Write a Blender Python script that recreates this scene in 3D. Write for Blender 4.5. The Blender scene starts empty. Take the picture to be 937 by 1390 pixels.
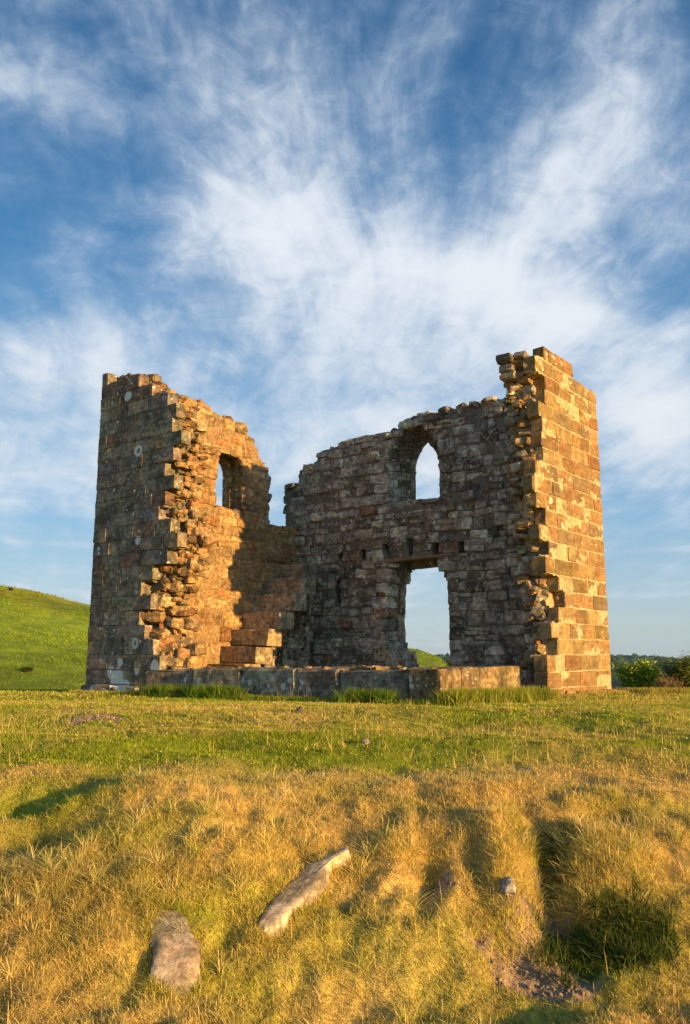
import bpy, math, random
import numpy as np
from math import sin, cos, radians, atan, atan2, pi, sqrt, tan

rng = np.random.default_rng(7)
random.seed(7)
scene = bpy.context.scene
COL = scene.collection

# ------------------------------------------------------------------ camera
F_PX, H_PX, W_PX = 1103.0, 1390.0, 937.0
PITCH = atan(192 / 1103.0)
EYE = 0.80
cam_d = bpy.data.cameras.new('camera')
cam = bpy.data.objects.new('camera', cam_d)
COL.objects.link(cam)
cam.location = (0, 0, EYE)
cam.rotation_euler = (pi / 2 + PITCH, 0, 0)
cam_d.sensor_fit = 'VERTICAL'
cam_d.sensor_height = 24.0
cam_d.lens = F_PX / H_PX * 24.0
cam_d.clip_start = 0.05
cam_d.clip_end = 12000
scene.camera = cam

# ------------------------------------------------------------------ light
SUN_AZ = radians(129.2)      # clockwise from +Y (view direction)
SUN_EL = radians(8.2)
SUN_STRENGTH = 4.5
SKY_STRENGTH = 0.145
scene.view_settings.view_transform = 'Standard'
scene.view_settings.look = 'None'
scene.view_settings.gamma = 1.0
scene.view_settings.use_curve_mapping = False
scene.view_settings.exposure = 1.16

sl = bpy.data.lights.new('sun', 'SUN')
sl.energy = SUN_STRENGTH
sl.angle = radians(0.6)
sl.color = (1.0, 0.61, 0.205)
so = bpy.data.objects.new('sun', sl)
COL.objects.link(so)
from mathutils import Vector
sdir = Vector((sin(SUN_AZ) * cos(SUN_EL), cos(SUN_AZ) * cos(SUN_EL), sin(SUN_EL)))
so.rotation_euler = sdir.to_track_quat('Z', 'Y').to_euler()
so.location = (20, -20, 30)


class NT:
    """tiny node-tree helper"""
    def __init__(self, tree):
        self.t = tree
        self.n = tree.nodes
        self.l = tree.links
        self.n.clear()

    def node(self, kind, **kw):
        nd = self.n.new(kind)
        for k, v in kw.items():
            if k.startswith('_'):
                setattr(nd, k[1:], v)
        return nd

    def put(self, sock, v):
        if v is None:
            return
        if isinstance(v, bpy.types.NodeSocket):
            self.l.new(v, sock)
        else:
            if sock.type == 'RGBA' and hasattr(v, '__len__') and len(v) == 3:
                v = (*v, 1)
            sock.default_value = v

    def math(self, op, a, b=None, c=None, clamp=False):
        nd = self.n.new('ShaderNodeMath')
        nd.operation = op
        nd.use_clamp = clamp
        self.put(nd.inputs[0], a)
        self.put(nd.inputs[1], b)
        self.put(nd.inputs[2], c)
        return nd.outputs[0]

    def vmath(self, op, a, b=None):
        nd = self.n.new('ShaderNodeVectorMath')
        nd.operation = op
        self.put(nd.inputs[0], a)
        if b is not None:
            self.put(nd.inputs[3] if op == 'SCALE' else nd.inputs[1], b)
        return nd.outputs['Value'] if op in ('LENGTH', 'DISTANCE', 'DOT_PRODUCT') else nd.outputs['Vector']

    def mix(self, fac, a, b, blend='MIX'):
        nd = self.n.new('ShaderNodeMix')
        nd.data_type = 'RGBA'
        nd.blend_type = blend
        self.put(nd.inputs[0], fac)
        self.put(nd.inputs[6], a)
        self.put(nd.inputs[7], b)
        return nd.outputs[2]

    def noise(self, vec, scale, detail=4, rough=0.55, dist=0.0):
        nd = self.n.new('ShaderNodeTexNoise')
        self.put(nd.inputs['Vector'], vec)
        nd.inputs['Scale'].default_value = scale
        nd.inputs['Detail'].default_value = detail
        nd.inputs['Roughness'].default_value = rough
        nd.inputs['Distortion'].default_value = dist
        return nd.outputs['Fac']

    def ramp(self, v, lo, hi, a=0.0, b=1.0, smooth=True):
        nd = self.n.new('ShaderNodeMapRange')
        nd.interpolation_type = 'SMOOTHSTEP' if smooth else 'LINEAR'
        self.put(nd.inputs[0], v)
        nd.inputs[1].default_value = lo
        nd.inputs[2].default_value = hi
        nd.inputs[3].default_value = a
        nd.inputs[4].default_value = b
        return nd.outputs[0]

    def comb(self, x, y, z):
        nd = self.n.new('ShaderNodeCombineXYZ')
        self.put(nd.inputs[0], x)
        self.put(nd.inputs[1], y)
        self.put(nd.inputs[2], z)
        return nd.outputs[0]

    def sep(self, v):
        nd = self.n.new('ShaderNodeSeparateXYZ')
        self.put(nd.inputs[0], v)
        return nd.outputs

    def attr(self, name, out='Color'):
        nd = self.n.new('ShaderNodeAttribute')
        nd.attribute_name = name
        return nd.outputs[out]

    def bump(self, h, strength, dist, normal=None):
        nd = self.n.new('ShaderNodeBump')
        nd.inputs['Strength'].default_value = strength
        nd.inputs['Distance'].default_value = dist
        self.put(nd.inputs['Height'], h)
        if normal is not None:
            self.put(nd.inputs['Normal'], normal)
        return nd.outputs[0]


# ------------------------------------------------------------------ sky
world = bpy.data.worlds.new('World')
scene.world = world
world.use_nodes = True
w = NT(world.node_tree)
sky = w.n.new('ShaderNodeTexSky')
sky.sky_type = 'NISHITA'
sky.sun_disc = False
sky.sun_elevation = SUN_EL
sky.sun_rotation = SUN_AZ
sky.altitude = 200
sky.air_density = 1.0
sky.dust_density = 0.3
sky.ozone_density = 2.0
geo = w.n.new('ShaderNodeTexCoord')
d = geo.outputs['Generated']
dx, dy, dz = w.sep(d)
az = w.math('ARCTAN2', dx, dy)                    # radians, 0 = north (+Y)
el = w.math('ARCSINE', dz)
deg = 57.29578
azd = w.math('MULTIPLY', az, deg)
eld = w.math('MULTIPLY', el, deg)
# high cirrus sheet: direction projected on a plane far above
den = w.math('ADD', w.math('MAXIMUM', dz, 0.0), 0.16)
px = w.math('DIVIDE', dx, den)
py = w.math('DIVIDE', dy, den)
plane = w.comb(px, py, 0.0)
warp = w.n.new('ShaderNodeTexNoise')
w.put(warp.inputs['Vector'], plane)
warp.inputs['Scale'].default_value = 0.9
warp.inputs['Detail'].default_value = 3
wv = w.vmath('SUBTRACT', warp.outputs['Color'], (0.5, 0.5, 0.5))
plane_w = w.vmath('ADD', plane, w.vmath('SCALE', wv, 0.55))
sx, sy, sz = w.sep(plane_w)
# streaks run away from the viewer (slightly to the right) and fan out overhead
st = w.comb(w.math('MULTIPLY', w.math('ADD', sx, w.math('MULTIPLY', sy, -0.10)), 3.4),
            w.math('MULTIPLY', sy, 0.62), 3.1)
streak = w.noise(st, 1.0, 8, 0.62, 0.35)
st2 = w.comb(w.math('MULTIPLY', w.math('ADD', sx, w.math('MULTIPLY', sy, 0.28)), 9.5),
             w.math('MULTIPLY', sy, 1.1), 8.7)
fine = w.noise(st2, 1.0, 6, 0.6, 0.2)
puff = w.noise(w.comb(w.math('MULTIPLY', azd, 0.085), w.math('MULTIPLY', eld, 0.15), 2.0), 1.0, 8, 0.58, 0.5)
body = w.noise(w.comb(w.math('MULTIPLY', azd, 0.28), w.math('MULTIPLY', eld, 0.42), 5.0), 1.0, 8, 0.62, 0.7)


def blob(a0, e0, ra, re, rot=0.0, amp=1.0):
    """soft bank of cloud centred on azimuth a0, elevation e0 (degrees)"""
    c, s = cos(radians(rot)), sin(radians(rot))
    da = w.math('SUBTRACT', azd, a0)
    de = w.math('SUBTRACT', eld, e0)
    u = w.math('ADD', w.math('MULTIPLY', da, c / ra), w.math('MULTIPLY', de, s / ra))
    v = w.math('ADD', w.math('MULTIPLY', da, -s / re), w.math('MULTIPLY', de, c / re))
    q = w.math('ADD', w.math('MULTIPLY', u, u), w.math('MULTIPLY', v, v))
    g = w.math('POWER', 2.71828, w.math('MULTIPLY', q, -1.0))
    return w.math('MULTIPLY', g, amp)


banks = [
    (-9.5, 29.0, 5.5, 4.5, -10, 0.62), (-2.0, 26.5, 9.0, 4.5, -12, 0.72), (8.0, 25.5, 9.0, 4.0, -14, 0.58),
    (16.0, 22.5, 7.0, 3.4, -22, 0.70), (-23.0, 35.5, 7.5, 2.6, -12, 0.62), (-20.0, 20.0, 9.0, 3.0, -4, 0.66),
    (-23.0, 13.0, 9.0, 5.5, 0, 0.62), (4.0, 18.0, 15.0, 6.0, -8, 0.62), (22.0, 15.0, 5.0, 4.5, 10, 0.90),
    (21.0, 31.0, 8.0, 4.5, 25, 0.80), (17.0, 36.0, 8.0, 3.5, 35, 0.42), (-7.0, 38.0, 5.0, 6.0, 60, 0.40),
    (6.0, 38.5, 3.0, 7.5, -25, 0.22), (-15.0, 42.0, 6.0, 3.0, 30, 0.30), (0.0, 10.0, 28.0, 7.0, 0, 0.55),
    (24.0, 26.0, 4.0, 2.5, 0, 0.25), (20.0, 45.0, 7.0, 3.0, 40, 0.22), (-2.0, 33.0, 7.0, 4.0, 30, 0.28),
    (150.0, 35.0, 60.0, 18.0, 0, 0.4), (-120.0, 30.0, 50.0, 20.0, 0, 0.4),
]
acc = None
for b_ in banks:
    g_ = blob(*b_)
    acc = g_ if acc is None else w.math('ADD', acc, g_)
# a fan of ice-fibre streaks opening upwards from behind the tower
fa = w.math('SUBTRACT', azd, 3.0)
fe = w.math('SUBTRACT', eld, 15.0)
fr_ = w.math('SQRT', w.math('ADD', w.math('MULTIPLY', fa, fa), w.math('MULTIPLY', fe, fe)))
soft = w.noise(w.comb(w.math('MULTIPLY', azd, .05), w.math('MULTIPLY', eld, .06), 6.0), 1.0, 1.5, .5)
th_ = w.math('ADD', w.math('ARCTAN2', fa, fe), w.math('MULTIPLY', w.math('SUBTRACT', soft, .5), .9))
fan1 = w.noise(w.comb(w.math('MULTIPLY', th_, 5.0), w.math('MULTIPLY', fr_, .05), 1.0), 1.0, 6, .60, .12)
fan2 = w.noise(w.comb(w.math('MULTIPLY', th_, 19.0), w.math('MULTIPLY', fr_, .10), 4.0), 1.0, 4, .6, .1)
fanw = w.math('MULTIPLY', w.ramp(fr_, 4, 13), w.ramp(fe, -4, 6))
fan = w.math('MULTIPLY', w.math('ADD', w.math('MULTIPLY', w.math('SUBTRACT', fan1, .5), .62), w.math('MULTIPLY', w.math('SUBTRACT', fan2, .5), .20)), fanw)
# flat-lying bands low in the sky
band = w.noise(w.comb(w.math('MULTIPLY', azd, .05), w.math('MULTIPLY', eld, .55), 9.0), 1.0, 7, .6, .4)
bandv = w.math('MULTIPLY', w.math('SUBTRACT', band, .5), w.ramp(eld, 16, 4, 0, 1.6))
fibre = w.math('ADD', fan, bandv)
nz = w.math('ADD', w.math('MULTIPLY', w.math('SUBTRACT', streak, 0.5), 0.6),
            w.math('ADD', w.math('MULTIPLY', w.math('SUBTRACT', body, 0.5), 0.75),
                   w.math('ADD', w.math('MULTIPLY', w.math('SUBTRACT', fine, 0.5), 0.6),
                          w.math('MULTIPLY', w.math('SUBTRACT', puff, 0.5), 1.15))))
nz = w.math('ADD', nz, fibre)
cover = w.ramp(w.math('ADD', w.math('MULTIPLY', acc, 0.76), w.math('ADD', nz, 0.31)), 0.0, 1.42)
cover = w.math('MULTIPLY', cover, 0.93)
hs = w.n.new('ShaderNodeHueSaturation')
hs.inputs['Saturation'].default_value = 1.25
hs.inputs['Value'].default_value = 0.9
w.put(hs.inputs['Color'], sky.outputs[0])
cr = w.n.new('ShaderNodeValToRGB')
w.put(cr.inputs[0], w.ramp(eld, -5, 55, 0, 1, False))
els = cr.color_ramp.elements
STOPS = [(-5, (1.2, 1.45, 1.65)), (2, (1.3, 1.65, 1.95)), (9, (.68, 1.32, 2.0)), (17, (.36, .96, 1.7)), (27, (.18, .62, 1.32)), (40, (.095, .37, .88)), (55, (.06, .26, .7))]
els[0].position, els[0].color = 0, (*[q / 4 for q in STOPS[0][1]], 1)
els[1].position, els[1].color = 1, (*[q / 4 for q in STOPS[-1][1]], 1)
for e_, c_ in STOPS[1:-1]:
    q_ = els.new((e_ + 5) / 60)
    q_.color = (*[v_ / 4 for v_ in c_], 1)
clear = w.vmath('SCALE', cr.outputs[0], 4.0)
toward = w.vmath('DOT_PRODUCT', d, tuple(sdir))
skyb = w.mix(w.ramp(toward, .75, .1, 0, .85), hs.outputs[0], clear)
cloudc = w.mix(w.ramp(eld, 4, 34), (2.6, 2.7, 2.82), (2.65, 2.82, 3.02))
thin = w.ramp(cover, .0, .9)
cloudc = w.mix(thin, (1.25, 1.75, 2.35), cloudc)
skycol = w.mix(cover, skyb, cloudc)
bg = w.n.new('ShaderNodeBackground')
bg.inputs['Strength'].default_value = SKY_STRENGTH
w.put(bg.inputs['Color'], skycol)
wo = w.n.new('ShaderNodeOutputWorld')
w.l.new(bg.outputs[0], wo.inputs[0])


# ------------------------------------------------------------------ helpers
def set_props(o, label=None, cat=None, group=None, kind=None):
    if label:
        o['label'] = label
    if cat:
        o['category'] = cat
    if group:
        o['group'] = group
    if kind:
        o['kind'] = kind
    return o


def mesh_obj(name, verts, faces, mats, parent=None, smooth=False, colors=None, fmat=None, cname='Col'):
    """faces: (n,k) int array (k = 3 or 4) or list of such arrays"""
    me = bpy.data.meshes.new(name)
    verts = np.asarray(verts, np.float32)
    fl = faces if isinstance(faces, list) else [faces]
    fl = [np.asarray(f, np.int32) for f in fl if len(f)]
    nl = sum(f.size for f in fl)
    npoly = sum(len(f) for f in fl)
    org = np.zeros(3, np.float32)
    if parent is not None:
        org = np.array(parent.location, np.float32)
        pp = parent.parent
        while pp is not None:
            org = org + np.array(pp.location, np.float32)
            pp = pp.parent
    me.vertices.add(len(verts))
    me.vertices.foreach_set('co', (verts - org).ravel())
    me.loops.add(nl)
    me.loops.foreach_set('vertex_index', np.concatenate([f.ravel() for f in fl]))
    me.polygons.add(npoly)
    starts, c = [], 0
    for f in fl:
        k = f.shape[1]
        starts.append(c + np.arange(len(f)) * k)
        c += f.size
    me.polygons.foreach_set('loop_start', np.concatenate(starts).astype(np.int32))
    if fmat is not None:
        me.polygons.foreach_set('material_index', np.asarray(fmat, np.int32))
    me.polygons.foreach_set('use_smooth', np.full(npoly, smooth))
    me.update(calc_edges=True)
    if colors is not None:
        ca = me.color_attributes.new(cname, 'FLOAT_COLOR', 'POINT')
        c4 = np.ones((len(verts), 4), np.float32)
        cc = np.asarray(colors, np.float32)
        c4[:, :cc.shape[1]] = cc
        ca.data.foreach_set('color', c4.ravel())
    for m in (mats if isinstance(mats, (list, tuple)) else [mats]):
        me.materials.append(m)
    me.validate()
    o = bpy.data.objects.new(name, me)
    COL.objects.link(o)
    if parent is not None:
        o.parent = parent
    return o


# value noise (numpy)
_perm = rng.random(65536).astype(np.float32)


def _h(ix, iy, s):
    return _perm[(ix * 73856093 ^ iy * 19349663 ^ s * 83492791) & 65535]


def vnoise(x, y, s=0):
    x = np.asarray(x, float)
    y = np.asarray(y, float)
    ix = np.floor(x).astype(np.int64)
    iy = np.floor(y).astype(np.int64)
    fx = x - ix
    fy = y - iy
    fx = fx * fx * (3 - 2 * fx)
    fy = fy * fy * (3 - 2 * fy)
    a = _h(ix, iy, s)
    b = _h(ix + 1, iy, s)
    c = _h(ix, iy + 1, s)
    d_ = _h(ix + 1, iy + 1, s)
    return (a * (1 - fx) + b * fx) * (1 - fy) + (c * (1 - fx) + d_ * fx) * fy


def fbm(x, y, octv=4, s=0):
    t, amp, tot = 0, 1.0, 0
    for i in range(octv):
        t = t + amp * (vnoise(x * 2 ** i, y * 2 ** i, s + i * 17) - 0.5)
        tot += amp
        amp *= 0.5
    return t / tot * 2


def sstep(x, a, b):
    t = np.clip((x - a) / (b - a), 0, 1)
    return t * t * (3 - 2 * t)


# ------------------------------------------------------------------ terrain height
def gauss(x, y, cx, cy, rx, ry, rot=0.0):
    c, s = cos(radians(rot)), sin(radians(rot))
    u = ((x - cx) * c + (y - cy) * s) / rx
    v = (-(x - cx) * s + (y - cy) * c) / ry
    return np.exp(-(u * u + v * v))


PY = [-40, 0, 2.5, 3.9, 4.6, 4.95, 5.45, 6.0, 6.6, 7.6, 9.0, 10.6, 11.6, 13.0, 17.0, 22.0, 30, 50, 90]
PZ = [-1.6, -.98, -1.06, -1.10, -1.02, -.86, -.60, -.36, -.22, -.12, -.05, .055, .09, .05, .0, -.15, -1.2, -3.2, -4.5]
_yy = np.linspace(-40, 90, 2601)
_zz = np.interp(_yy, PY, PZ)
_k = np.exp(-np.linspace(-2, 2, 9) ** 2)
_zz = np.convolve(np.pad(_zz, 4, mode='edge'), _k / _k.sum(), 'valid')

# features on the bank: (x, y, rx, ry, rot, dz)
FEAT = []
SOIL = []     # bare earth: (x, y, rx, ry, rot, amount)


def near_height(x, y, fine=True):
    wob = 0.35 * fbm(x * 0.35, y * 0.2 + 9, 3, 3)
    z = np.interp(y + wob * sstep(y, 3, 5) * (1 - sstep(y, 9, 11)), _yy, _zz)
    m = sstep(y, 3.4, 4.4) * (1 - sstep(y, 10.2, 11.4))
    z = z + m * (0.11 * fbm(x * 0.55, y * 0.75, 3, 5) + 0.06 * fbm(x * 1.6, y * 2.0, 3, 8))
    mb = sstep(y, 3.6, 4.4) * (1 - sstep(y, 6.0, 7.2))
    z = z + mb * (0.055 * fbm(x * 3.2, y * 3.6, 3, 12) + .035 * fbm(x * 9, y * 9, 2, 14))
    for (cx, cy, rx, ry, rot, dz) in FEAT:
        z = z + dz * gauss(x, y, cx, cy, rx, ry, rot)
    if fine:
        z = z + 0.020 * fbm(x * 7, y * 7, 4, 21) * (1 - sstep(np.hypot(x, y), 16, 26))
    return z


HX = [-140, -100, -67, -50, -20, 14, 17.5, 40, 80]
HZ = [20, 17.5, 14.0, 10.3, 6.0, 1.4, 0.2, -14, -30]


def far_height(x, y):
    r = np.hypot(x, y)
    # green moor side on the left, ridge about 160 m away
    hx = x * 160.0 / np.maximum(y, 20)
    ridge = np.interp(hx, HX, HZ)
    t = sstep(y, 42, 60) * 0.0 + np.clip((y - 48) / 112.0, 0, 1.6)
    hill = -3.4 + (ridge + 3.4) * np.where(t < 1, t ** 1.08, 1 - (t - 1) * 0.6)
    hill = hill + 0.5 * fbm(x * 0.06, y * 0.06, 4, 31) * sstep(y, 45, 70)
    hill = hill + 0.35 * np.exp(-((y - 82 - 4 * fbm(x * .02, 0 * x, 2, 5)) / 3.0) ** 2)
    # land dropping to the valley on the right and behind the ridge
    valley = -3.0 - 62 * sstep(r, 30, 420)
    side = sstep(np.degrees(np.arctan2(x, np.maximum(y, 1e-3))), 6.5, 13.0)
    behind = sstep(y, 190, 420)
    back = 1 - sstep(y, 5, 40)
    left = hill * (1 - behind) + valley * behind
    z = left * (1 - side) + valley * side
    zb = -2.5 - 0.02 * r - 14 * sstep(r, 60, 400)
    z = z * (1 - back) + zb * back
    # far wooded rise
    rr = sstep(r, 900, 1500)
    z = z + rr * (46 + 9 * fbm(np.degrees(np.arctan2(x, y)) * 0.22, 0 * x, 3, 44)) * (1 - sstep(r, 2200, 4000) * .6)
    return z


def ground(x, y, fine=True):
    x = np.asarray(x, float)
    y = np.asarray(y, float)
    r = np.hypot(x, y - 10)
    k = sstep(r, 16, 42)
    return near_height(x, y, fine) * (1 - k) + far_height(x, y) * k



RIM1 = [(-1.16, 5.00), (-1.11, 5.06), (-1.06, 5.03), (-.98, 5.04), (-.90, 4.97), (-.86, 4.86), (-.80, 4.80), (-.76, 4.64), (-.90, 4.55), (-1.02, 4.62), (-1.05, 4.80), (-1.10, 4.88)]
RIM2 = [(-.50, 5.02), (-.46, 4.98), (-.38, 5.02), (-.26, 5.16), (-.155, 5.30), (-.09, 5.46), (.02, 5.56), (.03, 5.60), (-.03, 5.58), (-.12, 5.53), (-.24, 5.48), (-.40, 5.28), (-.475, 5.16)]
FEAT += [
    (-2.55, 6.35, .75, .22, 8, -.22), (-2.15, 5.80, .65, .20, 14, -.22), (-1.45, 6.25, .55, .30, 5, .13),
    (-1.0, 5.95, .6, .25, 10, .07), (-2.9, 7.1, .6, .25, 5, .06),
    (1.36, 5.62, .13, .36, -8, -.20), (1.27, 5.22, .18, .26, 10, -.20), (1.12, 4.85, .40, .28, -15, -.10),
    (1.60, 5.12, .28, .17, -20, -.16), (1.02, 5.60, .17, .38, -5, .13), (1.74, 5.66, .20, .24, 0, .09),
    (0.84, 5.45, .07, .25, 0, -.07), (0.53, 5.45, .11, .22, -20, -.15), (0.28, 5.5, .18, .35, 0, .04),
    (1.92, 6.05, .20, .12, 0, -.13), (2.05, 6.3, .3, .15, 0, .05), (-.40, 5.50, .22, .10, 30, -.07),
    (-.62, 5.55, .30, .20, 0, .09), (2.3, 5.2, .3, .3, 0, .06), (-.72, 4.95, .16, .2, 0, -.06),
    (-1.6, 8.6, 1.6, .5, 4, .06), (2.0, 7.9, 1.8, .5, -4, .06), (.3, 7.4, .9, .3, 0, -.05),
]
SOIL += [
    (1.10, 4.85, .34, .22, -20, 1.5), (1.20, 5.15, .14, .30, 15, 1.4), (1.33, 5.45, .17, .30, 0, 1.3),
    (0.98, 5.12, .10, .20, 0, 1.0), (0.55, 5.38, .11, .15, 0, .95), (.45, 5.52, .05, .12, -30, .8), (-.42, 5.5, .12, .05, 30, .7), (1.88, 5.80, .16, .09, 0, .8),
    (-2.98, 9.95, .42, .22, 0, 1.1), (-3.5, 11.1, .35, .2, 0, .8), (-1.1, 10.6, .5, .12, 0, .6),
    (.7, 4.8, .12, .08, 0, .7), (2.15, 5.35, .1, .1, 0, .5), (4.6, 11.4, 1.0, .16, -5, .6),
    (0.15, 5.35, .08, .12, 0, .5),
]


def soil_at(x, y):
    s = np.zeros_like(x)
    for (cx, cy, rx, ry, rot, am) in SOIL:
        s = np.maximum(s, am * gauss(x, y, cx, cy, rx, ry, rot))
    s = s + 0.55 * fbm(x * 6, y * 6, 4, 77) * (s > .12)
    return sstep(s, 0.42, 0.60)


def dry_at(x, y):
    """0 = green turf, 1 = bleached straw"""
    a = 0.52 + 0.55 * fbm(x * 0.45, y * 0.8, 3, 91) + 0.45 * fbm(x * 2.1, y * 2.6, 3, 95)
    a = a + 0.34 * (sstep(y, 4.9, 5.4) * (1 - sstep(y, 6.6, 7.4)))      # parched bank
    a = a - 0.30 * sstep(y, 7.0, 7.6) * (1 - sstep(y, 7.9, 8.8)) * (fbm(x * .5, y * .3, 2, 55) > -.2)
    a = a - 0.24 * sstep(y, 6.8, 8.4) + .22 * (1 - sstep(y, 4.9, 5.3))
    for (cx, cy, rx, ry, rot, am) in [(-2.4, 6.3, 1.0, .35, 5, -.5), (-1.9, 5.7, .9, .3, 10, -.4), (1.55, 5.05, .35, .3, 0, -.8),
                                      (-.75, 5.1, .25, .25, 0, -.35), (-.1, 5.0, .4, .25, 0, -.22), (.45, 4.95, .3, .2, 0, -.15),
                                      (-1.7, 5.0, .6, .4, 0, -.18), (.4, 5.7, 1.0, .4, 0, .25), (-.6, 5.9, 1.2, .3, 0, .2),
                                      (0, 8.35, 2.4, .25, 0, -.45), (3.0, 9.6, 2.0, .5, 0, -.2)]:
        a = a + am * gauss(x, y, cx, cy, rx, ry, rot)
    return np.clip(a, 0, 1)


# ------------------------------------------------------------------ materials
def new_mat(name):
    m = bpy.data.materials.new(name)
    m.use_nodes = True
    return m, NT(m.node_tree)


def finish(k, color, rough=0.9, normal=None, spec=0.25):
    b = k.n.new('ShaderNodeBsdfPrincipled')
    k.put(b.inputs['Base Color'], color)
    k.put(b.inputs['Roughness'], rough)
    b.inputs['Specular IOR Level'].default_value = spec
    if normal is not None:
        k.put(b.inputs['Normal'], normal)
    o = k.n.new('ShaderNodeOutputMaterial')
    k.l.new(b.outputs[0], o.inputs[0])
    return b


def ground_material():
    m, k = new_mat('turf')
    tc = k.n.new('ShaderNodeNewGeometry').outputs['Position']
    col = k.attr('Col')
    n1 = k.noise(tc, 28, 6, 0.7)
    n2 = k.noise(tc, 3.0, 5, 0.6)
    n3 = k.noise(tc, 0.35, 6, 0.65)
    v = k.math('MULTIPLY', k.ramp(n1, .3, .75, .62, 1.35), k.ramp(n2, .3, .7, .8, 1.2))
    v = k.math('MULTIPLY', v, k.ramp(n3, .35, .68, .72, 1.25))
    c = k.mix(1.0, col, k.comb(v, v, v), 'MULTIPLY')
    h = k.math('ADD', k.math('MULTIPLY', n1, .5), k.noise(tc, 90, 3, .6))
    finish(k, c, 0.95, k.bump(h, 0.7, 0.02), 0.1)
    return m


def stone_material(name, lichen=0.5, black=0.35, spots=(), bumpd=0.014, pale=(.42, .41, .36), tint=(1, 1, 1), smear=.62, render_coat=False, soft=False):
    m, k = new_mat(name)
    pos = k.n.new('ShaderNodeNewGeometry').outputs['Position']
    col = k.attr('Col')
    n_s = k.noise(pos, 3.3, 8, 0.68, .4)
    n_m = k.noise(pos, 11, 8, 0.70)
    n_f = k.noise(pos, 60, 5, 0.72)
    # bedding: faint horizontal layers in sandstone
    x, y, z = k.sep(pos)
    bed = k.noise(k.comb(k.math('MULTIPLY', x, 2.0), k.math('MULTIPLY', y, 2.0), k.math('MULTIPLY', z, 22.0)), 1.0, 5, .6)
    v = k.math('MULTIPLY', k.ramp(n_s, .3, .72, .55, 1.45), k.ramp(n_m, .32, .70, .50, 1.6))
    if soft:
        v = k.math('MULTIPLY', k.ramp(n_s, .3, .72, .80, 1.2), k.ramp(n_m, .32, .70, .68, 1.36))
    v = k.math('MULTIPLY', v, k.ramp(n_f, .28, .75, .72, 1.28))
    v = k.math('MULTIPLY', v, k.ramp(bed, .3, .7, .85, 1.13))
    c = k.mix(1.0, col, k.comb(v, v, v), 'MULTIPLY')
    c = k.mix(1.0, c, tint, 'MULTIPLY')
    # rusty iron staining and green algae
    r = k.ramp(k.noise(k.vmath('ADD', pos, (7, 3, 1)), 2.6, 6, .65), .44, .76)
    c = k.mix(k.math('MULTIPLY', r, .4), c, k.mix(1.0, c, (1.5, .78, .40), 'MULTIPLY'))
    g = k.ramp(k.noise(k.vmath('ADD', pos, (1, 9, 4)), 2.0, 6, .65), .55, .74)
    c = k.mix(k.math('MULTIPLY', g, .45), c, k.mix(1.0, c, (.80, .98, .55), 'MULTIPLY'))
    # black crust
    b = k.ramp(k.math('ADD', k.noise(k.vmath('ADD', pos, (5, 2, 8)), 2.3, 9, .74, .6), k.math('MULTIPLY', n_m, .25)), .60, .76)
    c = k.mix(k.math('MULTIPLY', b, black), c, (.028, .025, .020))
    # crustose lichen: small pale rosettes
    wp = k.vmath('ADD', pos, k.vmath('SCALE', k.vmath('SUBTRACT', k.noise_c(pos, 9), (.5, .5, .5)), .10))
    total = None
    for sc, th, off in ((5.5, .20, 0.0), (15.0, .26, 3.0)):
        vo = k.n.new('ShaderNodeTexVoronoi')
        k.put(vo.inputs['Vector'], k.vmath('ADD', wp, (off, off, off)))
        vo.inputs['Scale'].default_value = sc
        keep = k.ramp(k.sep(vo.outputs['Color'])[0], 1 - .30 * lichen, 1 - .30 * lichen + .02)
        s = k.math('MULTIPLY', k.ramp(vo.outputs['Distance'], th, th * .8), keep)
        total = s if total is None else k.math('MAXIMUM', total, s)
    sm = k.ramp(k.noise(k.vmath('ADD', pos, (3, 3, 9)), 6.5, 9, .78, .8), smear, smear + .08)
    total = k.math('MAXIMUM', total, k.math('MULTIPLY', sm, min(1.0, lichen * .8)))
    if render_coat:
        rc = k.ramp(k.math('ADD', k.noise(k.vmath('ADD', pos, (2, 6, 3)), 1.7, 10, .72, .8), k.math('MULTIPLY', n_m, .18)), .60, .68)
        c = k.mix(k.math('MULTIPLY', rc, .8), c, k.mix(1.0, (.46, .40, .31), k.comb(v, v, v), 'MULTIPLY'))
    for (cx, cy, cz, r0, ring) in spots:
        dd = k.vmath('DISTANCE', wp, (cx, cy, cz))
        dd = k.math('ADD', dd, k.math('MULTIPLY', k.math('SUBTRACT', n_m, .5), r0 * 1.0))
        s = k.ramp(dd, r0 * 1.02, r0 * .90)
        if ring:
            s = k.math('MULTIPLY', s, k.ramp(dd, r0 * .35, r0 * .5))
        total = k.math('MAXIMUM', total, s)
    total = k.math('MULTIPLY', total, k.ramp(n_f, .25, .5, .65, .97))
    c = k.mix(total, c, pale)
    h = k.math('ADD', k.math('MULTIPLY', n_m, 1.1), k.math('ADD', k.math('MULTIPLY', n_f, .42), k.math('MULTIPLY', bed, .35)))
    h = k.math('ADD', h, k.math('MULTIPLY', n_s, 1.2))
    finish(k, c, 0.92, k.bump(h, 0.9, bumpd), 0.2)
    return m


def _noise_c(self, vec, scale):
    nd = self.n.new('ShaderNodeTexNoise')
    self.put(nd.inputs['Vector'], vec)
    nd.inputs['Scale'].default_value = scale
    nd.inputs['Detail'].default_value = 3
    return nd.outputs['Color']


NT.noise_c = _noise_c


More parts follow.
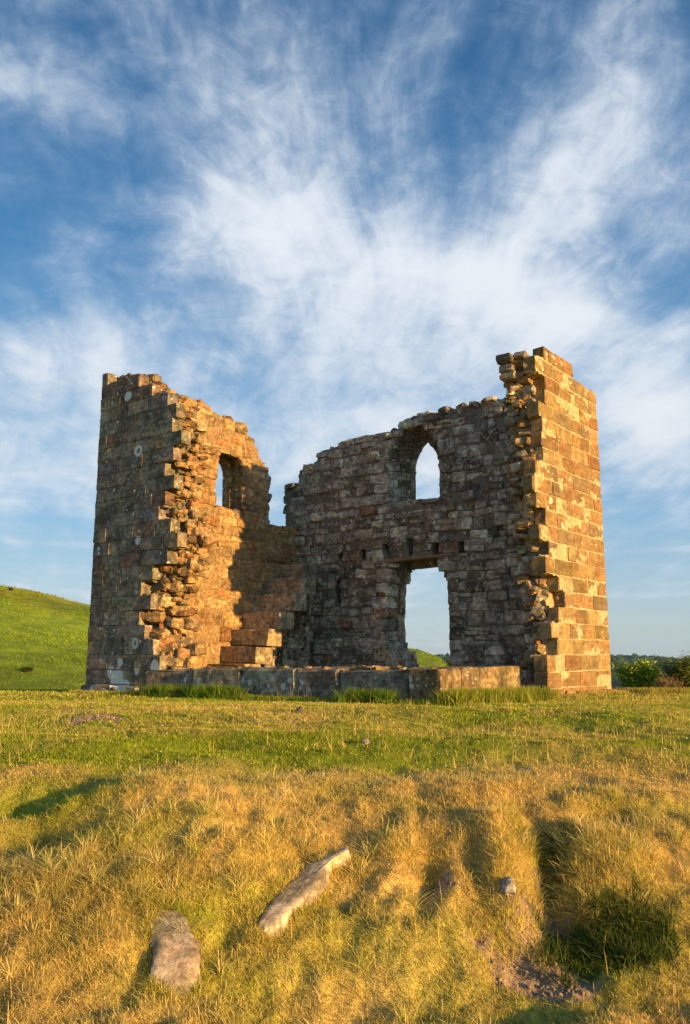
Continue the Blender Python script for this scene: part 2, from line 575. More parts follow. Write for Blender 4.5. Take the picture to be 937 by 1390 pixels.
def mortar_material(name, colr):
    m, k = new_mat(name)
    pos = k.n.new('ShaderNodeNewGeometry').outputs['Position']
    a = k.noise(pos, 14, 8, .7)
    b = k.noise(pos, 70, 4, .7)
    v = k.math('MULTIPLY', k.ramp(a, .3, .7, .55, 1.35), k.ramp(b, .3, .7, .75, 1.2))
    c = k.mix(1.0, colr, k.comb(v, v, v), 'MULTIPLY')
    c = k.mix(k.ramp(k.noise(pos, 3, 6, .7), .5, .65, 0, .6), c, tuple(q * .45 for q in colr))
    finish(k, c, .95, k.bump(k.math('ADD', a, k.math('MULTIPLY', b, .4)), .9, .03), .1)
    return m


def blade_material(name, trans=0.35, rough=.7):
    m, k = new_mat(name)
    col = k.attr('Col')
    d1 = k.n.new('ShaderNodeBsdfDiffuse')
    d2 = k.n.new('ShaderNodeBsdfTranslucent')
    k.put(d1.inputs['Color'], col)
    k.put(d2.inputs['Color'], col)
    mx = k.n.new('ShaderNodeMixShader')
    mx.inputs[0].default_value = trans
    k.l.new(d1.outputs[0], mx.inputs[1])
    k.l.new(d2.outputs[0], mx.inputs[2])
    o = k.n.new('ShaderNodeOutputMaterial')
    k.l.new(mx.outputs[0], o.inputs[0])
    return m


M_turf = ground_material()
M_blade = blade_material('grass_blade')
M_leaf = blade_material('leaf', .30)

# ------------------------------------------------------------------ ground sheet
STRAW = np.array([.78, .58, .19])
BROWN = np.array([.48, .28, .085])
GREEN = np.array([.30, .37, .024])
DEEPG = np.array([.040, .075, .012])
EARTH = np.array([.36, .25, .155])
MOOR = np.array([.19, .27, .014])

angs = np.concatenate([np.linspace(-180, -40, 50, endpoint=False), np.linspace(-40, -32, 20, endpoint=False),
                       np.linspace(-32, 32, 620, endpoint=False), np.linspace(32, 40, 20, endpoint=False),
                       np.linspace(40, 180, 50, endpoint=False)])
radii = np.concatenate([np.linspace(.6, 3.2, 14, endpoint=False), 3.2 * np.exp(np.arange(0, 330) * .0062)])
rlast = radii[-1]
radii = np.concatenate([radii, rlast * np.exp(np.arange(1, 184) * .0262)])
A, Rr = np.meshgrid(np.radians(angs), radii)
GX, GY = Rr * np.sin(A), Rr * np.cos(A)
GZ = ground(GX, GY)
na, nr = len(angs), len(radii)
V = np.stack([GX.ravel(), GY.ravel(), GZ.ravel()], 1)
V = np.vstack([V, [[0, 0, float(ground(0., 0.))]]])
i, j = np.meshgrid(np.arange(nr - 1), np.arange(na), indexing='ij')
i, j = i.ravel(), j.ravel()
j2 = (j + 1) % na
quads = np.stack([i * na + j, (i + 1) * na + j, (i + 1) * na + j2, i * na + j2], 1)[:, ::-1]
jj = np.arange(na)
tris = np.stack([np.full(na, nr * na), jj, (jj + 1) % na], 1)[:, ::-1]
gx, gy = V[:, 0], V[:, 1]
rr = np.hypot(gx, gy)
dry = dry_at(gx, gy)[:, None]
soil = (soil_at(gx, gy) * (rr < 30))[:, None]
V[:, 2] += soil[:, 0] * (.022 * fbm(gx * 16, gy * 16, 4, 501) - .012)
colr = (GREEN * .7) * (1 - dry) + (STRAW * .45 + BROWN * .45) * dry
colr = colr * (1 - soil) + EARTH * soil * (0.85 + .3 * vnoise(gx * 6, gy * 6, 4))[:, None]
moor_mix = np.clip(.55 + 1.3 * fbm(gx * .05, gy * .05, 4, 61) + .6 * fbm(gx * .4, gy * .4, 3, 63), 0, 1)[:, None]
moor = MOOR * (.7 + .5 * moor_mix) * np.array([1.05, 1, 1]) + np.array([.12, .055, .0]) * sstep(fbm(gx * .035 + 3, gy * .035, 3, 66)[:, None] + .010 * (V[:, 2:3] - 4), .16, .5)
fm = sstep(rr, 24, 40)[:, None]
colr = colr * (1 - fm) + moor * fm
wood = (sstep(rr, 600, 900))[:, None]
colr = colr * (1 - wood) + np.array([.03, .05, .025]) * wood
g_o = mesh_obj('ground', V, [quads, tris], M_turf, smooth=True, colors=colr)
set_props(g_o, label='rough grassy knoll with parched bank, green moor side and valley beyond', cat='ground', kind='structure')


# ------------------------------------------------------------------ grass blades
def make_blades(name, x, y, length, width, color, lean=.5, curve=.35, seg=2, z0=-.006, label=None, cat=None, mat=None):
    n = len(x)
    z = ground(x, y) + z0
    a = rng.random(n) * 2 * pi                       # blade facing
    b = rng.random(n) * 2 * pi                       # lean direction
    ln = lean * np.abs(rng.normal(0, 1, n))
    dirx, diry = np.cos(b) * ln, np.sin(b) * ln
    up = 1 / np.sqrt(1 + ln ** 2)
    wx, wy = np.cos(a) * width * .5, np.sin(a) * width * .5
    rows = []
    for s in range(seg):
        t = s / seg
        off = (t + curve * t * t)
        wdt = 1 - .45 * t
        cx_ = x + dirx * up * length * off
        cy_ = y + diry * up * length * off
        cz_ = z + length * up * (t - .25 * curve * t * t)
        rows.append(np.stack([cx_ - wx * wdt, cy_ - wy * wdt, cz_], 1))
        rows.append(np.stack([cx_ + wx * wdt, cy_ + wy * wdt, cz_], 1))
    off = 1 + curve
    rows.append(np.stack([x + dirx * up * length * off, y + diry * up * length * off, z + length * up * (1 - .25 * curve)], 1))
    nv = 2 * seg + 1
    Vv = np.stack(rows, 1).reshape(-1, 3)
    base = np.arange(n)[:, None] * nv
    q = []
    for s in range(seg - 1):
        q.append(base + np.array([[2 * s, 2 * s + 1, 2 * s + 3, 2 * s + 2]]))
    t3 = base + np.array([[2 * seg - 2, 2 * seg - 1, 2 * seg]])
    fl = ([np.concatenate(q)] if q else []) + [t3]
    cc = np.repeat(color, nv, axis=0)
    o = mesh_obj(name, Vv, fl, mat or M_blade, colors=cc)
    if label:
        set_props(o, label=label, cat=cat or 'grass', kind='stuff')
    return o


def scatter(n, r0, r1, amax=31, keep=None):
    """random points, uniform in area, in a sector in front of the viewer"""
    a = np.radians(rng.uniform(-amax, amax, n))
    r = np.sqrt(rng.uniform(r0 ** 2, r1 ** 2, n))
    x, y = r * np.sin(a), r * np.cos(a)
    if keep is not None:
        k = keep(x, y)
        x, y = x[k], y[k]
    return x, y


def turf_color(x, y, contrast=1.0):
    n = len(x)
    d0 = np.clip(dry_at(x, y) + rng.normal(0, .20, n), 0, 1)[:, None]
    br = rng.random(n)[:, None]
    straw = STRAW * (1 - br * .8) + BROWN * br * .8
    c = GREEN * (1 - d0) + straw * d0
    c = c * (0.55 + .85 * rng.random((n, 1)))
    hi = rng.random(n) < .08
    c[hi] = np.clip(c[hi] * 1.5, 0, .8)
    return c


HA = radians(38.9)
DR = np.array([sin(HA), cos(HA)])
DL = np.array([-cos(HA), sin(HA)])
PN = np.array([1.38645, 11.9])
LA, LB, TH = 8.773, 6.454, 0.75


def in_tower(x, y, m=0.0):
    u = (x - PN[0]) * DL[0] + (y - PN[1]) * DL[1]
    v = (x - PN[0]) * DR[0] + (y - PN[1]) * DR[1]
    return (u > -m) & (u < LA + m) & (v > -m) & (v < LB + m)


GX_, GY_, GL_, GW_, GC_ = [], [], [], [], []


def batch(n, r0, r1, l0, l1, w0):
    x, y = scatter(n, r0, r1)
    s = soil_at(x, y)
    k = (rng.random(len(x)) > s * 1.05) & ~in_tower(x, y, -.02)
    x, y = x[k], y[k]
    patch = .75 + .5 * vnoise(x * 2.2, y * 2.2, 15)
    L_ = rng.uniform(l0, l1, len(x)) * patch
    GX_.append(x); GY_.append(y); GL_.append(L_)
    GW_.append(np.full(len(x), w0) * rng.uniform(.7, 1.3, len(x)))
    GC_.append(turf_color(x, y))


batch(360000, 3.9, 6.6, .012, .038, .0034)
batch(240000, 6.6, 9.5, .012, .036, .0046)
batch(190000, 9.5, 14.5, .015, .045, .0075)
batch(90000, 14.5, 26, .03, .07, .013)
x_ = np.concatenate(GX_); y_ = np.concatenate(GY_)
make_blades('grass', x_, y_, np.concatenate(GL_), np.concatenate(GW_), np.concatenate(GC_), lean=1.5, curve=.5,
            label='short sheep-cropped turf, green and straw-gold, covering the knoll and bank')


# tussocks: longer matted straw and green blades in clumps
def clumps(cx, cy, per, spread, l0, l1, wid, dryness, green=GREEN, straw=STRAW, jit=.18):
    n = len(cx)
    x = np.repeat(cx, per) + rng.normal(0, 1, n * per) * np.repeat(spread, per)
    y = np.repeat(cy, per) + rng.normal(0, 1, n * per) * np.repeat(spread, per)
    L_ = rng.uniform(l0, l1, n * per)
    d0 = np.clip(np.repeat(dryness, per) + rng.normal(0, jit, n * per), 0, 1)[:, None]
    c = (green * (1 - d0) + straw * d0) * (.7 + .6 * rng.random((n * per, 1)))
    return x, y, L_, np.full(n * per, wid) * rng.uniform(.7, 1.3, n * per), c


acc_b = [[], [], [], [], []]


def add_c(t):
    for q, v_ in zip(acc_b, t):
        q.append(v_)


cx, cy = scatter(800, 4.3, 6.8, 27)
k = soil_at(cx, cy) < .3
cx, cy = cx[k], cy[k]
add_c(clumps(cx, cy, 55, np.full(len(cx), .05), .025, .07, .0032, dry_at(cx, cy), jit=.3))
# pale yellow-green mat at lower left
cx = rng.normal(-1.65, .38, 230); cy = rng.normal(5.15, .26, 230)
add_c(clumps(cx, cy, 60, np.full(230, .04), .04, .105, .0032, rng.uniform(.2, .95, 230), straw=np.array([.66, .50, .19]), green=np.array([.27, .28, .05])))
# long-bladed tussocks, arching outwards
for (ax, ay, sx_, sy_, n_) in [(-1.75, 5.35, .35, .22, 34), (1.42, 5.68, .12, .10, 14), (1.70, 5.45, .22, .12, 18), (.1, 5.3, .9, .4, 22), (2.0, 6.0, .2, .1, 10), (-1.1, 6.3, .9, .3, 14)]:
    cx = rng.normal(ax, sx_, n_); cy = rng.normal(ay, sy_, n_)
    add_c(clumps(cx, cy, 60, np.full(n_, .018), .08, .19, .0036, rng.uniform(.35, 1, n_), straw=np.array([.82, .64, .28]), jit=.25))
# small mown-looking tufts over the level turf
cx, cy = scatter(4200, 6.6, 13.0, 30)
k = (soil_at(cx, cy) < .3) & ~in_tower(cx, cy, .1)
cx, cy = cx[k], cy[k]
add_c(clumps(cx, cy, 22, np.full(len(cx), .03), .02, .055, .0052, dry_at(cx, cy) + rng.normal(0, .25, len(cx)), jit=.3))
# bleached straw lying over the bank
cx, cy = scatter(30000, 4.3, 7.0, 28)
k = (soil_at(cx, cy) < .5) & (rng.random(30000) < dry_at(cx, cy) + .15)
cx, cy = cx[k], cy[k]
add_c(clumps(cx, cy, 1, np.full(len(cx), .03), .03, .09, .0026, np.full(len(cx), .95), straw=np.array([.74, .56, .26]), jit=.2))
# grass lapping over the edges of the two half-buried stones
for pts_ in (RIM1, RIM2):
    P_ = np.array(pts_ + pts_[:1])
    tt = rng.uniform(0, len(pts_), 110)
    i_ = tt.astype(int); f_ = (tt - i_)[:, None]
    Q = P_[i_] * (1 - f_) + P_[i_ + 1] * f_
    cc_ = np.array(pts_).mean(0)
    Q = cc_ + (Q - cc_) * rng.uniform(1.0, 1.16, (len(Q), 1))
    add_c(clumps(Q[:, 0], Q[:, 1], 40, np.full(len(Q), .016), .03, .085, .0032, dry_at(Q[:, 0], Q[:, 1]) - .1, jit=.25))
# overhanging tufts round the scars
for (ax, ay, sx_, sy_, n_, d_) in [(1.28, 5.75, .10, .16, 60, .45), (1.48, 5.42, .07, .14, 45, .6), (1.75, 5.55, .20, .18, 60, .7),
                                   (1.0, 5.45, .10, .20, 60, .75), (.48, 5.6, .12, .08, 30, .7), (1.95, 6.15, .2, .06, 30, .6),
                                   (.95, 5.05, .1, .1, 20, .6), (-.2, 5.6, .3, .08, 35, .9), (-.75, 5.3, .3, .12, 50, .7)]:
    cx = rng.normal(ax, sx_, n_); cy = rng.normal(ay, sy_, n_)
    add_c(clumps(cx, cy, 55, np.full(n_, .035), .03, .10, .0034, np.full(n_, d_)))
o_t = make_blades('tussock_grass', *[np.concatenate(q) for q in acc_b[:4]], np.concatenate(acc_b[4]), lean=1.25, curve=.7, seg=3,
                  label='matted straw-coloured tussocks on the parched bank in the foreground')

# deep green long grass in the hollow, and lush grass along the foot of the low wall
acc_b = [[], [], [], [], []]
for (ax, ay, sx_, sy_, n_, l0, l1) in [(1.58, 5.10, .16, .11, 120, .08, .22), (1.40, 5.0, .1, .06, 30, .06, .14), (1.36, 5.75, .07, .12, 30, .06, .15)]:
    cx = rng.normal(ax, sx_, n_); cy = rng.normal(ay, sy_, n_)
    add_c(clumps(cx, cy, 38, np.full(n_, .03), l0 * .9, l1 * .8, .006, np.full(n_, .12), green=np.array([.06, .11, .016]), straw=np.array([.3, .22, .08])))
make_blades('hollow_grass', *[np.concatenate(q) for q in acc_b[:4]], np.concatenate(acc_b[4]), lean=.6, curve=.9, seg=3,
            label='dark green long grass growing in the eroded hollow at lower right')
acc_b = [[], [], [], [], []]
u = rng.uniform(-.2, 6.9, 520)
off = np.abs(rng.normal(0, .22, 520)) + .10
k = rng.random(520) < .25 + .65 * vnoise(u * 1.1, u * 0, 3)
u, off = u[k], off[k]
cx = PN[0] + DL[0] * u - DR[0] * off; cy = PN[1] + DL[1] * u - DR[1] * off
hi_ = vnoise(u * 1.7, u * 0 + 4, 9) > .52
add_c(clumps(cx[~hi_], cy[~hi_], 45, np.full((~hi_).sum(), .07), .03, .13, .009, rng.uniform(.1, .5, (~hi_).sum()), green=np.array([.12, .21, .014]), straw=np.array([.36, .32, .07])))
cx, cy = cx[hi_], cy[hi_]
add_c(clumps(cx, cy, 60, np.full(len(cx), .07), .07, .33, .009, rng.uniform(0, .35, len(cx)), green=np.array([.10, .20, .014]), straw=np.array([.26, .24, .06])))
u = rng.uniform(-.2, 2.7, 170); off = np.abs(rng.normal(0, .22, 170)) + .06
cx = PN[0] + DR[0] * u - DL[0] * off; cy = PN[1] + DR[1] * u - DL[1] * off
add_c(clumps(cx, cy, 60, np.full(len(cx), .07), .10, .33, .009, np.full(len(cx), .35), green=np.array([.19, .26, .02]), straw=np.array([.45, .38, .08])))
u = rng.uniform(2.7, 6.6, 120); off = np.abs(rng.normal(0, .12, 120)) + .12
cx = PN[0] + DR[0] * u - DL[0] * off; cy = PN[1] + DR[1] * u - DL[1] * off
add_c(clumps(cx, cy, 40, np.full(len(cx), .06), .04, .11, .010, np.full(len(cx), .45), green=np.array([.13, .175, .016])))
u = rng.uniform(6.6, 8.9, 50); off = np.abs(rng.normal(0, .10, 50)) + .12
cx = PN[0] + DL[0] * u - DR[0] * off; cy = PN[1] + DL[1] * u - DR[1] * off
add_c(clumps(cx, cy, 30, np.full(len(cx), .06), .04, .11, .010, np.full(len(cx), .4)))
make_blades('wall_foot_grass', *[np.concatenate(q) for q in acc_b[:4]], np.concatenate(acc_b[4]), lean=.42, curve=.7, seg=3,
            label='bright green rank grass along the foot of the low wall')

# dry flowering stems
x1, y1 = scatter(3400, 5.9, 11.5, 29, lambda x, y: rng.random(len(x)) < (.08 + .92 * sstep(fbm(x * .8, y * 1.4, 3, 201), -.05, .35)) * (1 - .6 * sstep(y, 9.2, 11.0)))
x2, y2 = scatter(260, 4.6, 6.0, 27)
x3 = rng.normal(1.95, .22, 60); y3 = rng.normal(5.9, .12, 60)
u = rng.uniform(0, 2.3, 45)
x4 = PN[0] + DR[0] * u + DL[0] * .55; y4 = PN[1] + DR[1] * u + DL[1] * .55
xs = np.concatenate([x1, x2, x3]); ys = np.concatenate([y1, y2, y3])
k = ~in_tower(xs, ys, .1) & (soil_at(xs, ys) < .5)
xs, ys = xs[k], ys[k]
L_ = rng.uniform(.06, .20, len(xs))
cs = np.array([.72, .52, .20]) * (.7 + .5 * rng.random((len(xs), 1)))
make_blades('dry_grass_stems', xs, ys, L_, np.where(ys > 7, .0048, .0034), cs, lean=.22, curve=.5, seg=3,
            label='thin pale dry grass stems standing above the turf')
xw = rng.uniform(0, 1, 200) ** .5
uu = xw * 7.2
xx = PN[0] + DL[0] * uu - DR[0] * rng.uniform(.1, .5, 200); yy = PN[1] + DL[1] * uu - DR[1] * rng.uniform(.1, .5, 200)
make_blades('seeding_grass_stems', np.concatenate([xx, x4]), np.concatenate([yy, y4]), rng.uniform(.16, .42, 245), np.where(np.arange(245) < 130, .0001, .0045),
            np.array([.40, .30, .11]) * (.7 + .5 * rng.random((245, 1))), lean=.16, curve=.5, seg=3,
            label='tall seeding grass stems in front of the low wall')

# daisies, clover heads and pale litter in the turf: little tilted discs
xf, yf = scatter(110, 6.6, 12.5, 28)
k = ~in_tower(xf, yf, .1)
xf, yf = xf[k], yf[k]
rf = rng.uniform(.004, .007, len(xf)) * (1 + .05 * yf)
zf = ground(xf, yf) + rng.uniform(.02, .05, len(xf))
vs, fs = [], []
for q in range(6):
    a_ = q / 6 * 2 * pi
    vs.append(np.stack([xf + rf * cos(a_), yf + rf * sin(a_) * .8, zf + rf * .5 * sin(a_)], 1))
Vf = np.stack(vs, 1).reshape(-1, 3)
ff = np.arange(len(xf))[:, None] * 6
m_, k_ = new_mat('petal')
finish(k_, (.62, .60, .50), .8)
fo = mesh_obj('daisies', Vf, [ff + np.array([[0, 1, 2, 3]]), ff + np.array([[0, 3, 4, 5]])], m_)
set_props(fo, label='tiny white daisies dotted through the turf', cat='flowers', kind='stuff')

# ------------------------------------------------------------------ stones
def template(n):
    """surface grid of a cube, index coords 0..n per axis"""
    idx, vs = {}, []
    for a_ in range(n + 1):
        for b_ in range(n + 1):
            for c_ in range(n + 1):
                if 0 in (a_, b_, c_) or n in (a_, b_, c_):
                    idx[(a_, b_, c_)] = len(vs)
                    vs.append((a_, b_, c_))
    fs = []
    for s in range(n):
        for t in range(n):
            for f0, rev in ((0, True), (n, False)):
                q = [(f0, s, t), (f0, s + 1, t), (f0, s + 1, t + 1), (f0, s, t + 1)]
                for perm in ((0, 1, 2), (2, 0, 1), (1, 2, 0)):
                    p = [tuple(np.array(v_)[list(perm)]) for v_ in q]
                    if perm == (0, 1, 2):
                        pass
                    ids = [idx[v_] for v_ in p]
                    fs.append(ids[::-1] if rev else ids)
    return np.array(vs), np.array(fs)


TV, TF = template(4)


class Stones:
    def __init__(self):
        self.v, self.f, self.c, self.m, self.n = [], [], [], [], 0

    def raw(self, v, f, col, mat=0):
        self.v.append(v)
        self.f.append(np.asarray(f) + self.n)
        self.c.append(np.broadcast_to(np.asarray(col, float), (len(v), 3)))
        self.m.append(np.full(len(f), mat))
        self.n += len(v)

    def add(self, c, axes, half, col, ch=.015, warp=.006, rough=.003, rnd=0.4, mat=0):
        """c centre; axes 3x3 rows; half sizes; ch chamfer width; warp corner jitter; rough vertex jitter"""
        half = np.asarray(half, float)
        p = np.empty((len(TV), 3))
        for k_ in range(3):
            h = half[k_]
            cc = min(ch, h * .45)
            lv = np.array([-h, -h + cc, rng.uniform(-.25, .25) * h, h - cc, h])
            p[:, k_] = lv[TV[:, k_]]
        ext = ((TV == 0) | (TV == 4)).sum(1)
        pull = np.where(ext == 3, .62, np.where(ext == 2, .34, 0.0))[:, None] * np.minimum(ch, half * .45)
        p = p - np.sign(p) * pull * ((TV == 0) | (TV == 4)) * (rnd * 2.0) * rng.uniform(.6, 1.5, (len(TV), 1))
        # trilinear corner warp
        wv_ = rng.normal(0, warp, (2, 2, 2, 3))
        t = (p / half + 1) / 2
        t = np.clip(t, 0, 1)
        x, y, z = t[:, 0:1], t[:, 1:2], t[:, 2:3]
        wv2 = ((wv_[0, 0, 0] * (1 - x) + wv_[1, 0, 0] * x) * (1 - y) + (wv_[0, 1, 0] * (1 - x) + wv_[1, 1, 0] * x) * y) * (1 - z) + \
              ((wv_[0, 0, 1] * (1 - x) + wv_[1, 0, 1] * x) * (1 - y) + (wv_[0, 1, 1] * (1 - x) + wv_[1, 1, 1] * x) * y) * z
        p = p + wv2 + rng.normal(0, rough, p.shape)
        self.raw(np.asarray(c) + p @ np.asarray(axes), TF, np.clip(col, .01, 1), mat)

    def build(self, name, mats, parent, smooth=False):
        return mesh_obj(name, np.concatenate(self.v), np.concatenate(self.f), mats, parent, smooth,
                        np.concatenate(self.c), np.concatenate(self.m))


class Wall:
    def __init__(self, o, d_, inward):
        self.o, self.d, self.i = np.array(o, float), np.array(d_, float), np.array(inward, float)
        self.ax = np.array([[d_[0], d_[1], 0], [inward[0], inward[1], 0], [0, 0, 1]])

    def P(self, u, w_, z):
        q = self.o + self.d * u + self.i * w_
        return np.array([q[0], q[1], z])

    def tilt(self, au=.0, aw=.0, az_=.0):
        """slightly rotated axes"""
        R_ = np.eye(3)
        for ang, (p, q) in ((au, (1, 2)), (aw, (0, 2)), (az_, (0, 1))):
            c_, s_ = cos(ang), sin(ang)
            T = np.eye(3)
            T[p, p] = c_; T[q, q] = c_; T[p, q] = -s_; T[q, p] = s_
            R_ = R_ @ T
        return R_ @ self.ax


PL = PN + DL * LA
PR = PN + DR * LB
wLN = Wall(PN, DL, DR)
wNR = Wall(PN, DR, DL)
wLF = Wall(PL, DR, -DL)
wFR = Wall(PR, DL, -DR)
Z0, CH = .475, .295


def course(z):
    return int(math.floor((z - Z0) / CH))


LN_END = [6.34, 6.56, 6.85, 7.06, 6.71, 7.02, 6.69, 6.25, 5.95, 6.17, 6.56, 6.37, 6.11, 6.40, 6.16, 5.93, 6.22, 6.12, 6.41, 6.92, 7.39, 8.52]
NR_END = [3.46, 3.93, 3.72, 4.05, 4.34, 4.12, 3.56, 3.74, 3.40, 3.65, 3.31, 3.21, 3.34, 3.67, 3.62, 3.68, 3.56, 3.85, 3.89, 3.50, 3.91]


def ln_end(z, w_):
    j_ = max(0, course(z))
    if j_ > 21:
        return 99
    e = LN_END[j_]
    es = np.interp(z, [Z0 + CH * (q + .5) for q in range(22)], np.convolve(np.pad(LN_END, 2, mode='edge'), [.2, .2, .2, .2, .2], 'valid'))
    f_ = np.clip((w_ - .22) / .5, 0, 1)
    offs = np.interp(z, [0, 2.8, 3.6, 5.0, 6.0, 7], [.60, .58, .30, .15, .25, .5])
    return e if w_ < .22 else (es + .10 - offs * f_)


def ln_in(u, z, w_, m=0.0):
    if z > 7.02:
        return False
    return u > ln_end(z, w_) + m and u < LA


NRI = ([0.2, 1.0, 1.6, 2.3, 3.1, 4.1, 4.8, 5.7, 6.2, 6.4], [3.95, 4.0, 3.97, 3.87, 3.70, 3.71, 3.64, 3.61, 3.5, 3.42])


def nr_end(z, w_):
    j_ = max(0, course(z))
    if j_ > 20:
        return 99
    e = NR_END[j_]
    es = np.interp(z, [Z0 + CH * (q + .5) for q in range(21)], np.convolve(np.pad(NR_END, 2, mode='edge'), [.2, .2, .2, .2, .2], 'valid'))
    f_ = np.clip((w_ - .22) / .5, 0, 1)
    return e if w_ < .22 else (es + .1) * (1 - f_) + (np.interp(z, *NRI) + .13) * f_


def nr_in(u, z, w_, m=0.0):
    top = 6.66 if (u < 5.25 and w_ < .25) else 6.37
    if w_ >= .25 and u > 3.9:
        top = 6.2
    return u > nr_end(z, w_) + m and z < top - m * .6 and u < LB


LFT = ([0, 1.0, 1.6, 2.2, 2.7, 3.4, 3.75, 4.04, 4.3, 4.62, 4.64, 5.2, 6.46], [6.50, 6.52, 6.62, 6.74, 6.58, 6.52, 6.36, 6.12, 5.72, 5.35, 4.02, 4.0, 4.05])


def arch_half(z, spring, apex, halfw):
    """half width of a pointed arch at height z"""
    if z <= spring:
        return halfw
    h = apex - spring
    if z >= apex:
        return -1
    # two-centred arch
    r_ = (h * h + halfw * halfw) / (2 * halfw)
    return sqrt(max(r_ * r_ - (z - spring) ** 2, 0)) - (r_ - halfw)


def lf_in(u, z, w_, m=0.0):
    if z > np.interp(u, *LFT) - m * .7:
        return False
    if u > 4.62 - m and z > 4.02 - m * .5:
        return False
    if w_ > .40 and u < 2.22 + m and 4.05 < z < 5.75 and u > .5:      # inner leaf fallen away left of the window
        return False
    if abs(u - 3.24) < arch_half(z, 5.25, 5.72, .44) + m and z > 4.24 - m * .5:
        return False
    return True


FRT = ([0, .8, 1.5, 3.04, 3.86, 4.46, 4.72, 4.95, 5.63, 6.3, 6.85, 7.35, 7.37, 7.98, 8.0, 8.44, 8.46, 8.8],
       [6.4, 6.5, 6.47, 6.44, 6.46, 6.46, 6.30, 6.14, 6.18, 6.22, 6.08, 6.06, 5.72, 5.62, 5.32, 5.28, 4.02, 4.0])
SOCK = [(6.54, 3.21, .075, .12), (5.83, 3.23, .09, .11), (5.13, 3.30, .07, .14), (4.42, 3.27, .075, .19), (3.72, 3.20, .08, .20), (3.01, 3.18, .08, .14)]


DOORL = ([0, .55, .72, .95, 1.6, 2.4, 2.6, 2.8, 3.0], [4.68, 4.78, 4.93, 5.12, 5.2, 5.12, 5.04, 4.90, 4.78])


def fr_in(u, z, w_, m=0.0):
    if z > np.interp(u, *FRT) - m * .7:
        return False
    f_ = np.clip((w_ - .2) / .5, 0, 1)
    # lancet outside, splayed embrasure inside
    c_, hw_, sp_, ap_ = 4.29 * (1 - f_) + 4.27 * f_, .41 + (.75 - .41) * f_, 5.22, 5.98 + .34 * f_
    if abs(u - c_) < arch_half(z, sp_, ap_, hw_) + m and z > 4.36 - .05 * f_ - m * .5:
        return False
    # doorway
    lo = 3.34 + .34 * (1 - f_)
    hi = np.interp(z, *DOORL) - .10 * (1 - f_)
    if z > 2.3:
        lo += (z - 2.3) * .3 + max(0, z - 2.7) * .5
    if lo - m < u < hi + m and z < 2.97 + m:
        return False
    if w_ > .3:
        for (su, sz, sw, sh) in SOCK:
            if abs(u - su) < sw + m * .2 and abs(z - sz) < sh + m * .2:
                return False
        if abs(u - 6.64) < .09 and abs(z - 2.34) < .35:
            return False
    return True


def intervals(fn, ulo, uhi, z, w_, step=.02):
    us = np.arange(ulo, uhi + 1e-6, step)
    on = [fn(q, z, w_) for q in us]
    out, s = [], None
    for q, f_ in zip(us, on):
        if f_ and s is None:
            s = q
        if not f_ and s is not None:
            out.append((s, q))
            s = None
    if s is not None:
        out.append((s, uhi))
    return [p for p in out if p[1] - p[0] > .05]


def split(a0, a1, lmin, lmax, endlen=None):
    out, p = [], a0
    while a1 - p > lmax * 1.15:
        l_ = rng.uniform(lmin, lmax)
        if a1 - (p + l_) < lmin * .7:
            l_ = (a1 - p) / 2
        out.append((p, p + l_))
        p += l_
    if a1 - p > lmax:
        out += [(p, (p + a1) / 2), ((p + a1) / 2, a1)]
    else:
        out.append((p, a1))
    return out


def pal(cols, probs, jit=.14):
    c_ = np.array(cols[rng.choice(len(cols), p=probs)])
    return c_ * rng.uniform(1 - jit, 1 + jit) * (1 + rng.normal(0, .03, 3))


ASH = [(.225, .185, .130), (.195, .165, .120), (.205, .135, .095), (.205, .172, .150), (.265, .220, .150)]
ASHP = [.42, .24, .10, .08, .16]
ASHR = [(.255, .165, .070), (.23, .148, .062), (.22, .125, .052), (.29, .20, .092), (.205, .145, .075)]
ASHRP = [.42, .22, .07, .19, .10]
RUB = [(.29, .245, .185), (.38, .325, .24), (.14, .115, .085), (.52, .47, .38), (.27, .17, .105), (.25, .23, .195)]
RUBP = [.30, .24, .18, .10, .08, .10]
WARM = [(.33, .21, .095), (.30, .19, .09), (.40, .28, .145), (.30, .15, .065), (.21, .145, .08)]
WARMP = [.35, .27, .18, .10, .10]


def ashlar(S, W_, fn, u0, u1, zs, colp, depth=.24, lmin=.32, lmax=.85, wc=.10, gap=.006, ch=.016, face=.006, skip=None, tw=.006):
    for a0, a1 in zip(zs[:-1], zs[1:]):
        zc = (a0 + a1) / 2
        for (p, q) in intervals(fn, u0, u1, zc, wc):
            for (s, t) in split(p, q, lmin, lmax):
                if t - s < .07 or (skip and skip((s + t) / 2, zc)):
                    continue
                dpt = depth * rng.uniform(.85, 1.15)
                out = rng.normal(0, face)
                S.add(W_.P((s + t) / 2, dpt / 2 + out, zc), W_.tilt(rng.normal(0, tw), rng.normal(0, .005), rng.normal(0, tw)),
                      ((t - s) / 2 - gap, dpt / 2, (a1 - a0) / 2 - gap), pal(*colp), ch=ch, warp=.006, rough=.0028)


